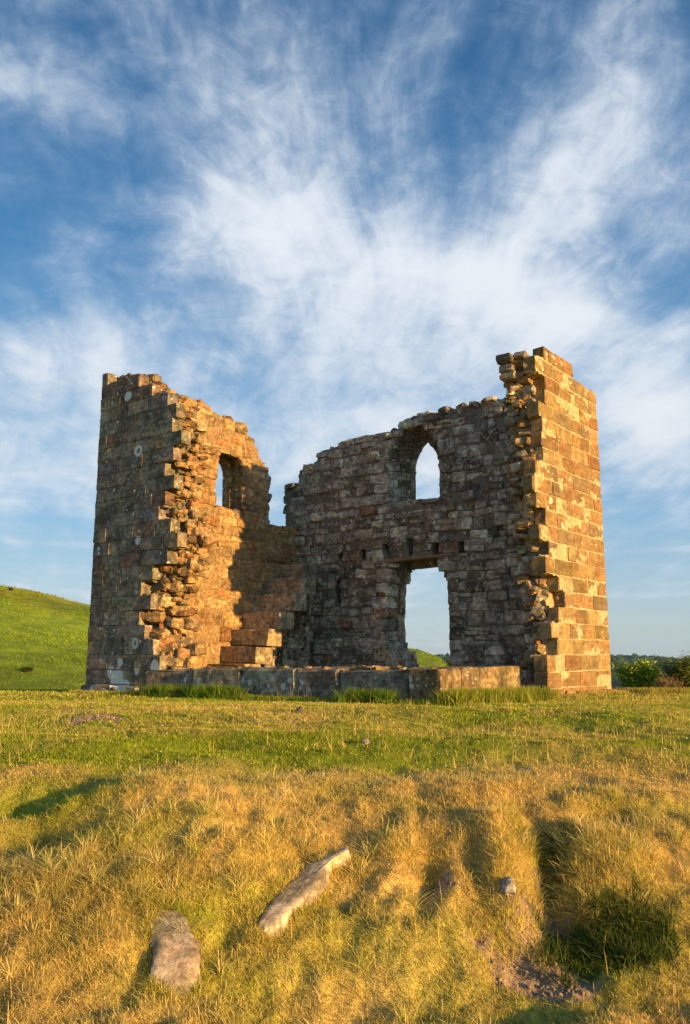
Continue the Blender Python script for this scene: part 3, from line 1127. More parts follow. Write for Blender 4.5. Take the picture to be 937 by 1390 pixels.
def rubble(S, W_, fn, u0, u1, z0, z1, colp, wface, depth=.22, hmin=.10, hmax=.26, lmin=.13, lmax=.5, wc=.6, out_sd=.018, lowbig=True):
    z = z0
    while z < z1:
        big = 1.35 if (lowbig and z < 1.5) else 1.0
        h = rng.uniform(hmin, hmax) * big
        zc = z + h / 2
        for (p, q) in intervals(fn, u0, u1, zc, wc):
            wob = rng.uniform(0, 6)
            for (s, t) in split(p, q, lmin * (.8 + h * 1.5) * big, min(lmax, h * 3.0) * big):
                l_ = t - s
                if l_ < .04:
                    continue
                dpt = depth * rng.uniform(.8, 1.2)
                o_ = rng.normal(0, out_sd)
                uc = (s + t) / 2
                zz = zc + .018 * sin(uc * 3 + wob)
                if rng.random() < .14 and h > .14:      # two thin stones in place of one
                    for dz_ in (-h / 4, h / 4):
                        S.add(W_.P(uc, wface - dpt / 2 + rng.normal(0, out_sd), zz + dz_), W_.tilt(rng.normal(0, .05), rng.normal(0, .05), rng.normal(0, .05)),
                              (l_ / 2 - .006, dpt / 2, h / 4 - .006), pal(*colp, .22), ch=.02, warp=.012, rough=.006, rnd=.6)
                    continue
                S.add(W_.P(uc, wface - dpt / 2 + o_, zz), W_.tilt(rng.normal(0, .04), rng.normal(0, .05), rng.normal(0, .04)),
                      (l_ / 2 - .007, dpt / 2, h / 2 - .007), pal(*colp, .22), ch=.03, warp=.014, rough=.007, rnd=.6)
        z += h


def broken_end(S, W_, endf, z0, z1, n, colp, sgn=1, w0=.26, w1=.70, big=1.0):
    """packing stones showing in the core of a torn wall end"""
    for _ in range(n):
        z = rng.uniform(z0, z1)
        w_ = rng.uniform(w0, w1)
        e = endf(z, w_)
        if e > 50:
            continue
        h = np.array([rng.uniform(.07, .17), rng.uniform(.05, .14), rng.uniform(.025, .085)]) * big
        S.add(W_.P(e + rng.uniform(-.03, .13), w_, z), W_.tilt(rng.normal(0, .12), rng.normal(0, .14), rng.normal(0, .35)),
              h, pal(*colp, .2), ch=.03, warp=.018, rough=.008, rnd=.7)


def core_body(W_, fn, u0, u1, z1, w0=.022, w1=TH - .022, cell=.065, m=.05, jit=.016, layers=9):
    """mortar and hearting of the wall as one rough solid, set just behind the stone faces"""
    nu, nz, nw = int((u1 - u0) / cell) + 1, int(z1 / cell) + 1, layers
    us = u0 + (np.arange(nu) + .5) * (u1 - u0) / nu
    zs = -.25 + (np.arange(nz) + .5) * (z1 + .25) / nz
    ws = w0 + (np.arange(nw) + .5) * (w1 - w0) / nw
    occ = np.zeros((nu + 2, nw + 2, nz + 2), bool)
    for a_ in range(nu):
        for c_ in range(nz):
            for b_ in range(nw):
                occ[a_ + 1, b_ + 1, c_ + 1] = fn(us[a_], zs[c_], ws[b_], m)
    gu = u0 + np.arange(nu + 1) * (u1 - u0) / nu
    gz = -.25 + np.arange(nz + 1) * (z1 + .25) / nz
    gw = w0 + np.arange(nw + 1) * (w1 - w0) / nw
    JU, JW, JZ = np.meshgrid(gu, gw, gz, indexing='ij')
    jt = rng.normal(0, jit, (3,) + JU.shape)
    inner = np.ones(JU.shape)
    inner[:, 0, :] = .12
    inner[:, -1, :] = .45
    JU = JU + jt[0]; JZ = JZ + jt[2]; JW = JW + jt[1] * inner
    X = W_.o[0] + W_.d[0] * JU + W_.i[0] * JW
    Y = W_.o[1] + W_.d[1] * JU + W_.i[1] * JW
    Vv = np.stack([X.ravel(), Y.ravel(), JZ.ravel()], 1)
    sh = JU.shape

    def vid(a_, b_, c_):
        return (a_ * sh[1] + b_) * sh[2] + c_
    faces = []
    O = occ
    cells = np.argwhere(O[1:-1, 1:-1, 1:-1])
    hand = (W_.d[0] * W_.i[1] - W_.d[1] * W_.i[0]) > 0
    for dd_, off in (((1, 0, 0), [(1, 0, 0), (1, 1, 0), (1, 1, 1), (1, 0, 1)]), ((-1, 0, 0), [(0, 0, 0), (0, 0, 1), (0, 1, 1), (0, 1, 0)]),
                     ((0, 1, 0), [(0, 1, 0), (0, 1, 1), (1, 1, 1), (1, 1, 0)]), ((0, -1, 0), [(0, 0, 0), (1, 0, 0), (1, 0, 1), (0, 0, 1)]),
                     ((0, 0, 1), [(0, 0, 1), (1, 0, 1), (1, 1, 1), (0, 1, 1)]), ((0, 0, -1), [(0, 0, 0), (0, 1, 0), (1, 1, 0), (1, 0, 0)])):
        nb = O[cells[:, 0] + 1 + dd_[0], cells[:, 1] + 1 + dd_[1], cells[:, 2] + 1 + dd_[2]]
        cc = cells[~nb]
        q = np.stack([vid(cc[:, 0] + o_[0], cc[:, 1] + o_[1], cc[:, 2] + o_[2]) for o_ in off], 1)
        faces.append(q if hand else q[:, ::-1])
    Ff = np.concatenate(faces)
    used, inv = np.unique(Ff, return_inverse=True)
    return Vv[used], inv.reshape(Ff.shape)


def tops(S, W_, topf, u0, u1, colp, wr=(.1, .65), skip=None, n=40):
    for _ in range(n):
        u = rng.uniform(u0, u1)
        w_ = rng.uniform(*wr)
        z = topf(u)
        if skip and skip(u, z):
            continue
        h = (rng.uniform(.08, .2), rng.uniform(.08, .18), rng.uniform(.04, .09))
        S.add(W_.P(u, w_, z - .03 + rng.uniform(-.03, .05)), W_.tilt(rng.normal(0, .1), rng.normal(0, .1), rng.normal(0, .3)), h, pal(*colp, .2),
              ch=.035, warp=.018, rough=.008, rnd=.7)


# lichen patches with a place of their own (world coordinates x, y, z, radius, ring)
def on(W_, u, z, r_, ring=0, w_=0.0):
    p = W_.P(u, w_, z)
    return (p[0], p[1], p[2], r_, ring)


LN_SP = [on(wLN, 7.33, 4.98, .13, 1), on(wLN, 7.70, .30, .22), on(wLN, 7.92, .06, .12), on(wLN, 7.45, .10, .19), on(wLN, 7.62, .62, .10), on(wLN, 7.9, .42, .13),
         on(wLN, 7.15, 1.0, .12, 1), on(wLN, 6.50, .55, .13), on(wLN, 7.06, .45, .07), on(wLN, 7.22, 3.07, .09), on(wLN, 8.56, 3.0, .05), on(wLN, 7.78, 6.25, .12),
         on(wLN, 6.35, 5.88, .08), on(wLN, 8.55, 2.9, .04), on(wLN, 7.25, .0, .12), on(wLN, 8.4, .02, .14)]
NR_SP = [on(wNR, 3.93, 3.62, .075), on(wNR, 4.22, 3.58, .07), on(wNR, 4.36, 3.55, .075), on(wNR, 4.42, 3.95, .06), on(wNR, 4.42, 3.20, .06), on(wNR, 6.1, 4.0, .06)]
LW_SP = [on(wLN, u_, z_, r_) for u_, z_, r_ in [(5.2, .30, .07), (4.1, .35, .06), (3.92, .30, .05), (3.35, .38, .06), (2.95, .36, .05), (.55, .44, .05), (.52, .33, .05),
                                               (5.6, .32, .05), (4.6, .30, .04), (1.9, .42, .04), (3.1, .25, .07), (2.7, .33, .04)]]
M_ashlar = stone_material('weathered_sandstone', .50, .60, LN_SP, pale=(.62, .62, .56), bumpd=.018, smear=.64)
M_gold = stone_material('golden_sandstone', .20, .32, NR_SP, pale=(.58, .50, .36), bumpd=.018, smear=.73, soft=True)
M_inner = stone_material('rubble_sandstone', .90, .62, bumpd=.026, pale=(.56, .52, .44), smear=.555, render_coat=True)
M_lit = stone_material('plastered_sandstone', .30, .18, bumpd=.020, pale=(.48, .38, .24))
M_low = stone_material('low_wall_sandstone', .85, .80, LW_SP, pale=(.50, .50, .44), bumpd=.022, smear=.60)
M_step = stone_material('step_sandstone', .45, .35, bumpd=.010)
M_rock = stone_material('fallen_sandstone', .22, .15, bumpd=.010, pale=(.40, .36, .28))
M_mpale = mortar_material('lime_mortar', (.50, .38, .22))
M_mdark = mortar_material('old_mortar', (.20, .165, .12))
M_mwarm = mortar_material('warm_mortar', (.31, .205, .105))

tower = bpy.data.objects.new('ruined_tower', None)
COL.objects.link(tower)
tower.location = (float((PL[0] + PR[0]) / 2), float((PL[1] + PR[1]) / 2), 0)
set_props(tower, label='ruined square sandstone tower with broken near corner on grassy knoll', cat='ruined tower')

zs_up = [Z0 + CH * q for q in range(23)]
zlow = [-.12, .185, .475]

# left outer wall
S = Stones()
ashlar(S, wLN, ln_in, 0, LA, zs_up, (ASH, ASHP), face=.0015, gap=.005, tw=.002, ch=.009)
ashlar(S, wLN, lambda u, z, w_, m=0: u > 6.55, 0, LA + .015, zlow, (ASH, ASHP), lmin=.5, lmax=1.1, face=.0015, gap=.005, tw=.002, ch=.009)
for (p, q) in split(6.9, LA + .10, .3, .6):                                      # plinth stones
    S.add(wLN.P((p + q) / 2, .06, .03), wLN.tilt(0, rng.normal(0, .02), 0), ((q - p) / 2 - .01, .16, .13), pal(ASH, ASHP), ch=.04, warp=.02, rough=.008)
rubble(S, wLN, ln_in, 0, LA - TH, .0, 6.75, (WARM, WARMP), TH, lowbig=False, wc=.7)
broken_end(S, wLN, ln_end, .5, 6.6, 170, (WARM, WARMP))
broken_end(S, wLN, ln_end, .5, 3.4, 50, (WARM, WARMP), big=1.6)
v_, f_ = core_body(wLN, ln_in, 5.6, LA - .012, 6.9, m=.07, w0=.015)
S.raw(v_, f_, (1, 1, 1), 1)
S.build('ashlar_wall', [M_ashlar, M_mdark], tower)['label'] = 'shaded ashlar wall with pale lichen patches'

# right outer wall
S = Stones()
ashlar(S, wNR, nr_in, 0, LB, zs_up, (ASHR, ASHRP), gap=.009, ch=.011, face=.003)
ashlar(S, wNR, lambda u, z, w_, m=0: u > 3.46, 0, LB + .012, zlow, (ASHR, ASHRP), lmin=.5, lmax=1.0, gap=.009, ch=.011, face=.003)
for (p, q) in split(3.6, LB + .08, .3, .6):
    S.add(wNR.P((p + q) / 2, .07, -.02), wNR.tilt(0, rng.normal(0, .02), 0), ((q - p) / 2 - .01, .13, .12), pal(ASHR, ASHRP), ch=.04, warp=.02, rough=.008)
rubble(S, wNR, nr_in, 0, LB - TH, .0, 6.6, (RUB, RUBP), TH, wc=.7)
broken_end(S, wNR, nr_end, .1, 6.4, 150, (RUB + WARM, [q / 2 for q in RUBP + WARMP]))
tops(S, wNR, lambda u: 6.38, 3.62, 4.1, (WARM, WARMP), (.3, .6), n=12)
for (u_, w_, z_, a_, b_, c_) in [(3.60, .60, 6.40, .20, .17, .075), (3.64, .60, 6.24, .19, .16, .075), (3.66, .59, 6.08, .17, .16, .07), (3.60, .32, 6.44, .12, .13, .05)]:
    S.add(wNR.P(u_, w_, z_), wNR.tilt(rng.normal(0, .04), rng.normal(0, .04), rng.normal(0, .06)), (a_, b_, c_), pal(RUB, RUBP, .1), ch=.03, warp=.014, rough=.007, rnd=.6)
v_, f_ = core_body(wNR, nr_in, 3.1, LB - .012, 6.6, m=.07, w0=.006)
S.raw(v_, f_, (1, 1, 1), 1)
S.build('ashlar_wall', [M_gold, M_mpale], tower)['label'] = 'sunlit golden ashlar wall with torn inner edge'

# left inner wall with window
S = Stones()
ashlar(S, wLF, lambda u, z, w_, m=0: lf_in(u, z, w_) and not (abs(u - 3.24) < arch_half(z, 5.22, 5.86, .59) and z > 4.1), .25, LB, [0, .24] + zs_up[:21], (ASH, ASHP))
rubble(S, wLF, lf_in, TH, LB - TH * .5, .0, 6.9, (WARM, WARMP), TH, hmin=.20, hmax=.32, lmin=.25, lmax=.7, out_sd=.010, wc=.7)
tops(S, wLF, lambda u: np.interp(u, *LFT), .9, 4.5, (WARM, WARMP), n=60)
tops(S, wLF, lambda u: 4.02, 4.7, 6.2, (RUB, RUBP), n=26)
for _ in range(70):                                                              # hearting in the recess beside the window
    S.add(wLF.P(rng.uniform(1.3, 2.3), rng.uniform(.30, .46), rng.uniform(4.05, 5.8)), wLF.tilt(rng.normal(0, .1), rng.normal(0, .12), rng.normal(0, .2)),
          (rng.uniform(.07, .18), rng.uniform(.06, .11), rng.uniform(.03, .09)), pal(WARM, WARMP, .2), ch=.03, warp=.016, rough=.008, rnd=.7)
for q, (z_, hh, l_) in enumerate([(4.44, .17, .33), (4.76, .14, .28), (5.05, .14, .29), (5.34, .13, .30), (5.60, .11, .32)]):   # big jamb stones
    S.add(wLF.P(2.50 + .02 * q, .52, z_), wLF.tilt(.02, rng.normal(0, .02), rng.normal(0, .06)), (l_, .26, hh), pal(WARM, WARMP), ch=.035, warp=.018, rough=.008, rnd=.6)
for _ in range(60):                                                              # ragged right-hand edge
    z_ = rng.uniform(3.9, 5.5)
    S.add(wLF.P(4.56 + rng.uniform(-.12, .08), rng.uniform(.1, .66), z_), wLF.tilt(rng.normal(0, .06), rng.normal(0, .06), rng.normal(0, .2)),
          (rng.uniform(.08, .17), rng.uniform(.08, .14), rng.uniform(.05, .11)), pal(RUB, RUBP, .2), ch=.03, warp=.015, rough=.008, rnd=.7)
v_, f_ = core_body(wLF, lf_in, .03, LB - .3, 6.7, m=.045, w1=TH - .016)
S.raw(v_, f_, (1, 1, 1), 1)
S.build('inner_wall', [M_lit, M_mwarm], tower)['label'] = 'ragged wall with sunlit inner face and small window'

# rear wall with tall window and doorway
S = Stones()
ashlar(S, wFR, lambda u, z, w_, m=0: fr_in(u, z, w_) and not (abs(u - 4.29) < arch_half(z, 5.22, 6.13, .56) + .0 and z > 4.2), .25, LA - .02, [-.1, .24] + zs_up[:21], (ASH, ASHP))
rubble(S, wFR, fr_in, TH * .8, LA - TH * .7, .0, 6.5, (RUB, RUBP), TH, wc=.7, out_sd=.020, hmin=.15, hmax=.29, lmin=.16, lmax=.6)
tops(S, wFR, lambda u: np.interp(u, *FRT), 1.0, 8.3, (RUB, RUBP), n=120, wr=(.12, .68))
for _ in range(60):
    z_ = rng.uniform(4.0, 5.2)
    S.add(wFR.P(8.32 + rng.uniform(-.1, .12), rng.uniform(.05, .62), z_), wFR.tilt(rng.normal(0, .05), rng.normal(0, .05), rng.normal(0, .1)),
          (rng.uniform(.1, .2), rng.uniform(.08, .16), rng.uniform(.08, .14)), pal(RUB, RUBP, .2), ch=.03, warp=.012, rough=.006, rnd=.7)
v_, f_ = core_body(wFR, fr_in, .05, LA - .12, 6.5, m=.035, w1=TH - .028)
S.raw(v_, f_, (1, 1, 1), 1)
# larger dressed quoins of the doorway
z_ = .0
while z_ < 2.75:
    h_ = rng.uniform(.22, .34)
    zc = z_ + h_ / 2
    l_ = rng.uniform(.22, .42)
    hi = np.interp(zc, *DOORL) + rng.normal(0, .03)
    S.add(wFR.P(hi + l_ / 2 - .02, .52, zc), wFR.tilt(0, rng.normal(0, .02), rng.normal(0, .03)), (l_ / 2 + .03, .25, h_ / 2 - .008), pal(RUB, RUBP, .15), ch=.03, warp=.012, rough=.006)
    S.add(wFR.P(hi + l_ / 2 - .10, .14, zc), wFR.tilt(0, rng.normal(0, .02), rng.normal(0, .03)), (l_ / 2, .13, h_ / 2 - .008), pal(ASH, ASHP, .15), ch=.02, warp=.008, rough=.004)
    l2 = rng.uniform(.24, .46)
    if zc < 2.6:
        S.add(wFR.P(3.36 - l2 / 2, .53, zc), wFR.tilt(0, rng.normal(0, .01), rng.normal(0, .02)), (l2 / 2, .25, h_ / 2 - .008), pal(RUB, RUBP, .15), ch=.025, warp=.008, rough=.005)
    z_ += h_
S.add(wFR.P(4.72, .45, .12), wFR.tilt(), (.30, .3, .22), pal(RUB, RUBP), ch=.04, warp=.03, rough=.008)
S.add(wFR.P(4.88, .45, .48), wFR.tilt(), (.26, .3, .14), pal(RUB, RUBP), ch=.04, warp=.03, rough=.008)
# springer stone above the right side of the door
S.add(wFR.P(3.44, .45, 2.80), wFR.tilt(0, .05, 0), (.22, .29, .14), pal(RUB, RUBP), ch=.03, warp=.012, rough=.006)
S.build('rear_wall', [M_inner, M_mdark], tower)['label'] = 'dark rubble wall with pointed window and doorway'


# dressed window surrounds: two jambs and pointed arch stones
def window_arch(W_, cu, hw, sill, spring, apex, w0, w1, thick, colp, mat, name='window_arch', sill_part=True):
    S = Stones()
    for sg in (-1, 1):
        z_ = sill
        while z_ < spring - .02:
            h_ = min(rng.uniform(.24, .40), spring - z_)
            S.add(W_.P(cu + sg * (hw + thick / 2), (w0 + w1) / 2, z_ + h_ / 2), W_.tilt(), (thick / 2, (w1 - w0) / 2, h_ / 2 - .004), pal(*colp, .1), ch=.012, warp=.004, rough=.002)
            z_ += h_
        n = 5
        h = apex - spring
        r_ = (h * h + hw * hw) / (2 * hw)
        amax = math.asin(min(1, h / r_))
        for q in range(n):
            am = (q + .5) / n * amax
            rm = r_ + thick / 2
            uc = cu + sg * (-(r_ - hw) + rm * cos(am))
            zc = spring + rm * sin(am)
            th = am * sg
            axu = np.array([cos(am) * sg, 0, sin(am)])
            axz = np.array([-sin(am) * sg, 0, cos(am)])
            ax = np.array([axu, [0, 1, 0], axz]) @ W_.ax
            S.add(W_.P(uc, (w0 + w1) / 2, zc), ax, (thick / 2, (w1 - w0) / 2, rm * amax / n / 2 - .002), pal(*colp, .1), ch=.012, warp=.004, rough=.002)
    if sill_part:
        S.add(W_.P(cu, (w0 + w1) / 2, sill - .07), W_.tilt(), (hw + thick * .6, (w1 - w0) / 2 - .01, .065), pal(*colp, .1), ch=.015, warp=.006, rough=.003)
    return S.build(name, [mat], tower)


GREYS = ([(.21, .19, .16), (.18, .165, .14)], [.5, .5])
window_arch(wFR, 4.29, .41, 4.36, 5.22, 5.98, .015, .215, .13, GREYS, M_step)['label'] = 'tall pointed lancet window surround in rear wall'
window_arch(wLF, 3.24, .43, 4.24, 5.22, 5.70, .02, .30, .14, (WARM[:3], [.4, .3, .3]), M_step)['label'] = 'small window surround in side wall'

# dressed stones lining the splayed sides of the embrasure
for sg in (-1, 1):
    S = Stones()
    ua, ub = 4.29 + sg * .43, 4.27 + sg * .76
    sl_ = np.array([ub - ua, .53, 0.0])
    ln_ = np.linalg.norm(sl_)
    sl_ = sl_ / ln_
    nm_ = np.array([sl_[1] * sg, -sl_[0] * sg, 0])
    z_ = 4.36
    while z_ < 5.55:
        h_ = rng.uniform(.15, .27)
        cut = rng.uniform(.35, .65)
        for (fa, fb) in ((0, cut), (cut, 1.0)):
            mid = np.array([ua, .215, 0]) + sl_ * ln_ * (fa + fb) / 2 + nm_ * .07
            ax = np.array([sl_, nm_, [0, 0, 1]]) @ wFR.ax
            S.add(wFR.P(mid[0], mid[1], z_ + h_ / 2), ax, (ln_ * (fb - fa) / 2 - .004, .085, h_ / 2 - .005), pal(RUB, RUBP, .2), ch=.022, warp=.010, rough=.006)
        z_ += h_
    S.build('embrasure_side', [M_inner], tower)

# rough rear arch over the embrasure of the tall window
S = Stones()
for q in range(15):
    tt = q / 14 * pi
    for lay in range(2):
        R0 = .80 + lay * .16
        uc, zc = 4.25 + cos(tt) * R0, 5.50 + sin(tt) * (.80 + lay * .10)
        if zc > 6.50 or zc < 5.5:
            continue
        axu = np.array([cos(tt), 0, sin(tt)])
        axz = np.array([-sin(tt), 0, cos(tt)])
        ax = np.array([axu, [0, 1, 0], axz]) @ wFR.ax
        S.add(wFR.P(uc, .50 + rng.normal(0, .02), zc), ax, (.075, .24, .075), pal(RUB, RUBP, .2), ch=.025, warp=.012, rough=.006)
S.build('rear_arch', [M_inner], tower)

# timber lintel over the doorway
m_wood, k = new_mat('old_timber')
pos = k.n.new('ShaderNodeNewGeometry').outputs['Position']
wn = k.noise(k.vmath('MULTIPLY', pos, (3, 3, 40)), 1.0, 6, .6)
wc_ = k.mix(k.ramp(wn, .3, .7), (.30, .20, .12), (.17, .11, .07))
finish(k, wc_, .8, k.bump(wn, .5, .01))
S = Stones()
S.add(wFR.P(4.20, .56, 3.015), wFR.tilt(0, .012, 0), (.95, .21, .035), (.3, .2, .12), ch=.008, warp=.004, rough=.001)
S.build('timber_lintel', [m_wood], tower)
S = Stones()
S.add(wFR.P(4.30, .20, 3.07), wFR.tilt(), (.85, .15, .09), pal(ASH, ASHP), ch=.015, warp=.004, rough=.003)
S.build('stone_lintel', [M_inner], tower)

# cantilevered stone steps climbing along the side wall to the far corner
STEP = [(2.69, .20, .56, 1.22), (3.08, .56, .96, 1.22), (3.40, .96, 1.36, 1.22), (3.76, 1.36, 1.78, 1.25), (4.10, 1.78, 2.21, 1.32), (4.48, 2.21, 2.62, 1.30), (4.82, 2.62, 3.0, 1.05)]
stc = [(.28, .225, .14), (.30, .24, .15), (.30, .24, .15), (.33, .28, .19), (.34, .29, .20), (.31, .265, .19), (.22, .19, .14)]
for (t_, za, zb, pr), cc in zip(STEP, stc):
    S = Stones()
    S.add(wLF.P(t_ + .26, TH - .06 + pr / 2, (za + zb) / 2 + .005), wLF.tilt(rng.normal(0, .012), rng.normal(0, .015), rng.normal(0, .02)),
          (.26, pr / 2 + .06, (zb - za) / 2 - .002), cc, ch=.022, warp=.012, rough=.004)
    S.build('step', [M_step], tower)
# packing masonry under the flight
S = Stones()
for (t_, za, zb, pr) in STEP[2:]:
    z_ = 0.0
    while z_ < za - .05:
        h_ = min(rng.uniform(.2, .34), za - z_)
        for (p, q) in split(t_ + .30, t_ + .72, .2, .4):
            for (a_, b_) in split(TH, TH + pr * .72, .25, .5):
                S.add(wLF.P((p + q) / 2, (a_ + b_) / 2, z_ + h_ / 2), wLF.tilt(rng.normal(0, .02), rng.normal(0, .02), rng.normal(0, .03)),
                      ((q - p) / 2, (b_ - a_) / 2, h_ / 2 - .004), pal(RUB, RUBP, .15) * .55, ch=.03, warp=.010, rough=.006)  # rubble darkened: algae plus shade put into the colour, to set off the steps
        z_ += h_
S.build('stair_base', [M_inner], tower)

# low remnant of the near walls, an L of long worn stones
S = Stones()
for (p, q) in split(.585, 6.75, .7, 1.5):
    topz = np.interp((p + q) / 2, [0, 3, 6.7], [.585, .55, .49])
    S.add(wLN.P((p + q) / 2, .29, (topz + .04) / 2), wLN.tilt(rng.normal(0, .01), rng.normal(0, .006), rng.normal(0, .006)),
          ((q - p) / 2 - .004, .29, (topz - .04) / 2), pal([(.27, .22, .155), (.31, .25, .175), (.21, .175, .125)], [.4, .3, .3]), ch=.05, warp=.016, rough=.010, rnd=.6)
for (p, q) in split(-.02, 6.9, .7, 1.4):                                         # footing course, half buried
    S.add(wLN.P((p + q) / 2, .22, -.05), wLN.tilt(), ((q - p) / 2 - .006, .27, .12), pal(ASH, ASHP), ch=.03, warp=.012, rough=.006)
for (p, q, zt) in [(.60, 1.10, .585), (1.10, 2.44, .57)]:
    S.add(wNR.P((p + q) / 2, .27, (zt - .02) / 2), wNR.tilt(rng.normal(0, .01), rng.normal(0, .006), 0), ((q - p) / 2 - .005, .27, (zt + .05) / 2),
          pal(ASHR[3:], [.6, .4]), ch=.035, warp=.010, rough=.006)
S.add(wNR.P(.28, .285, .28), wNR.tilt(), (.30, .285, .305), pal(ASHR[3:], [.6, .4]), ch=.035, warp=.010, rough=.006)
for _ in range(46):                                                              # loose packing on the wall top
    u_ = rng.uniform(.3, 6.2)
    S.add(wLN.P(u_, rng.uniform(.2, .5), np.interp(u_, [0, 6.7], [.575, .495]) + rng.uniform(-.02, .01)), wLN.tilt(rng.normal(0, .1), rng.normal(0, .1), rng.normal(0, .5)),
          (rng.uniform(.05, .13), rng.uniform(.05, .11), rng.uniform(.015, .04)), pal(WARM, WARMP), ch=.02, warp=.01, rough=.005, rnd=.7)
S.build('low_wall', [M_low], tower)['label'] = 'knee-high lichened remnant of the near walls'


# ------------------------------------------------------------------ boulders in the turf
def boulder(name, outline, z_drop, thick, tilt_dir, colr, label, cat='rock', group=None, sub=3):
    """a slab from a hand-drawn plan outline (metres, around its own middle) with a domed, chipped top"""
    pts = np.array(outline, float)
    c = pts.mean(0)
    m = len(pts)
    dense = []
    for q in range(m):
        a_, b_ = pts[q], pts[(q + 1) % m]
        for s in range(4):
            dense.append(a_ + (b_ - a_) * s / 4 + rng.normal(0, .006, 2))
    dense = np.array(dense)
    nd = len(dense)
    rings = [(1.02, -thick), (1.05, -.35 * thick), (1.0, -.02), (.96, .012), (.8, .022), (.6, .026), (.35, .028), (.12, .028)]
    vs = []
    cz = float(ground(c[0], c[1], False)) + z_drop
    for (s, dz_) in rings:
        sm_ = dense.copy()
        for _ in range(int(12 * max(0, .98 - s))):
            sm_ = (np.roll(sm_, 1, 0) + sm_ + np.roll(sm_, -1, 0)) / 3
        p = c + (sm_ - c) * s
        zz = cz + dz_ + (p - c) @ np.array(tilt_dir) + .020 * fbm(p[:, 0] * 7, p[:, 1] * 7, 4, 401)
        vs.append(np.column_stack([p, zz]))
    vs.append(np.array([[c[0], c[1], cz + .03]]))
    Vv = np.vstack(vs)
    q_, t_ = [], []
    for r_ in range(len(rings) - 1):
        for s in range(nd):
            q_.append((r_ * nd + s, r_ * nd + (s + 1) % nd, (r_ + 1) * nd + (s + 1) % nd, (r_ + 1) * nd + s))
    last = (len(rings) - 1) * nd
    for s in range(nd):
        t_.append((last + s, last + (s + 1) % nd, len(Vv) - 1))
    ar = 0
    for s in range(nd):
        a_, b_ = dense[s], dense[(s + 1) % nd]
        ar += a_[0] * b_[1] - a_[1] * b_[0]
    q_, t_ = np.array(q_), np.array(t_)
    if ar < 0:
        q_, t_ = q_[:, ::-1], t_[:, ::-1]
    cc = np.array(colr) * (.9 + .2 * rng.random((len(Vv), 1)))
    o = mesh_obj(name, Vv, [q_, t_], M_rock, colors=cc, smooth=True)
    set_props(o, label=label, cat=cat, group=group)
    return o


boulder('fallen_stone', RIM1,
        .012, .16, (0.0, .50), (.37, .31, .22), 'flat grey slab lying flush in the turf near the left of the bank')
boulder('fallen_stone', RIM2,
        .040, .16, (.10, .42), (.38, .31, .22), 'long pointed stone jutting from the bank, right of the flat slab')
SV = []
for (x0, y0, r0, lab) in [(.975, 5.235, .045, 'small pale pebble lodged in the earth edge of the scar'),
                          (.20, 8.15, .035, 'tiny pale stone in the green turf before the tower'),
                          (-.55, 10.2, .05, 'small dark stone in the turf before the low wall')]:
    S = Stones()
    S.add((x0, y0, float(ground(x0, y0)) + r0 * .4), np.eye(3)[[1, 0, 2]] * np.array([[1], [-1], [1]]), (r0, r0 * .8, r0 * .9), (.30, .26, .22) if 'dark' not in lab else (.12, .1, .09), ch=r0 * .45, warp=r0 * .26, rough=r0 * .08, rnd=.9)
    o = S.build('pebble', [M_rock], None)
    set_props(o, label=lab, cat='stone')


# crumbs of earth and grit on the bare patches
nC = 1800
xc, yc = scatter(60000, 4.4, 10.6, 28)
kk = soil_at(xc, yc) > .6
xc, yc = xc[kk][:nC], yc[kk][:nC]
S = Stones()
for q in range(len(xc)):
    r0 = float(np.clip(rng.lognormal(-5.5, .6), .002, .012))
    S.add((xc[q], yc[q], float(ground(xc[q], yc[q])) + r0 * .1 - .006), wLN.tilt(rng.normal(0, .5), rng.normal(0, .5), rng.uniform(0, 3)), (r0, r0 * rng.uniform(.6, 1), r0 * rng.uniform(.5, .9)),
          np.array([.34, .24, .15]) * rng.uniform(.6, 1.25), ch=r0 * .4, warp=r0 * .15, rough=r0 * .05, rnd=.8)
m_c, k = new_mat('crumbled_earth')
finish(k, k.attr('Col'), .95)
o = S.build('loose_earth', [m_c], None)
set_props(o, label='crumbs of dry earth and grit on the bare scars of the bank', cat='earth', kind='stuff')


# ------------------------------------------------------------------ shrubs
m_stem, k = new_mat('bark')
finish(k, (.20, .13, .07), .9)


def tube(P0, P1, r0, r1, n=5):
    P0, P1 = np.array(P0, float), np.array(P1, float)
    d_ = P1 - P0
    d_ = d_ / (np.linalg.norm(d_) + 1e-9)
    a_ = np.cross(d_, [0, 0, 1.0] if abs(d_[2]) < .9 else [1.0, 0, 0])
    a_ /= np.linalg.norm(a_)
    b_ = np.cross(d_, a_)
    an = np.arange(n) / n * 2 * pi
    c0 = P0 + r0 * (np.cos(an)[:, None] * a_ + np.sin(an)[:, None] * b_)
    c1 = P1 + r1 * (np.cos(an)[:, None] * a_ + np.sin(an)[:, None] * b_)
    f = [(q, (q + 1) % n, n + (q + 1) % n, n + q) for q in range(n)]
    return np.vstack([c0, c1]), np.array(f)


def leaf_quads(c, size, aspect=.45, updir=.4):
    n = len(c)
    d_ = rng.normal(0, 1, (n, 3))
    d_[:, 2] = np.abs(d_[:, 2]) * updir + rng.normal(0, .3, n)
    d_ /= np.linalg.norm(d_, axis=1)[:, None]
    s = np.cross(d_, rng.normal(0, 1, (n, 3)))
    s /= np.linalg.norm(s, axis=1)[:, None]
    L_ = (size * rng.uniform(.6, 1.3, n))[:, None]
    a_ = c
    b_ = c + d_ * L_ * .5 + s * L_ * aspect * .5
    e_ = c + d_ * L_
    f_ = c + d_ * L_ * .5 - s * L_ * aspect * .5
    Vv = np.stack([a_, b_, e_, f_], 1).reshape(-1, 3)
    return Vv, np.arange(n * 4).reshape(-1, 4)


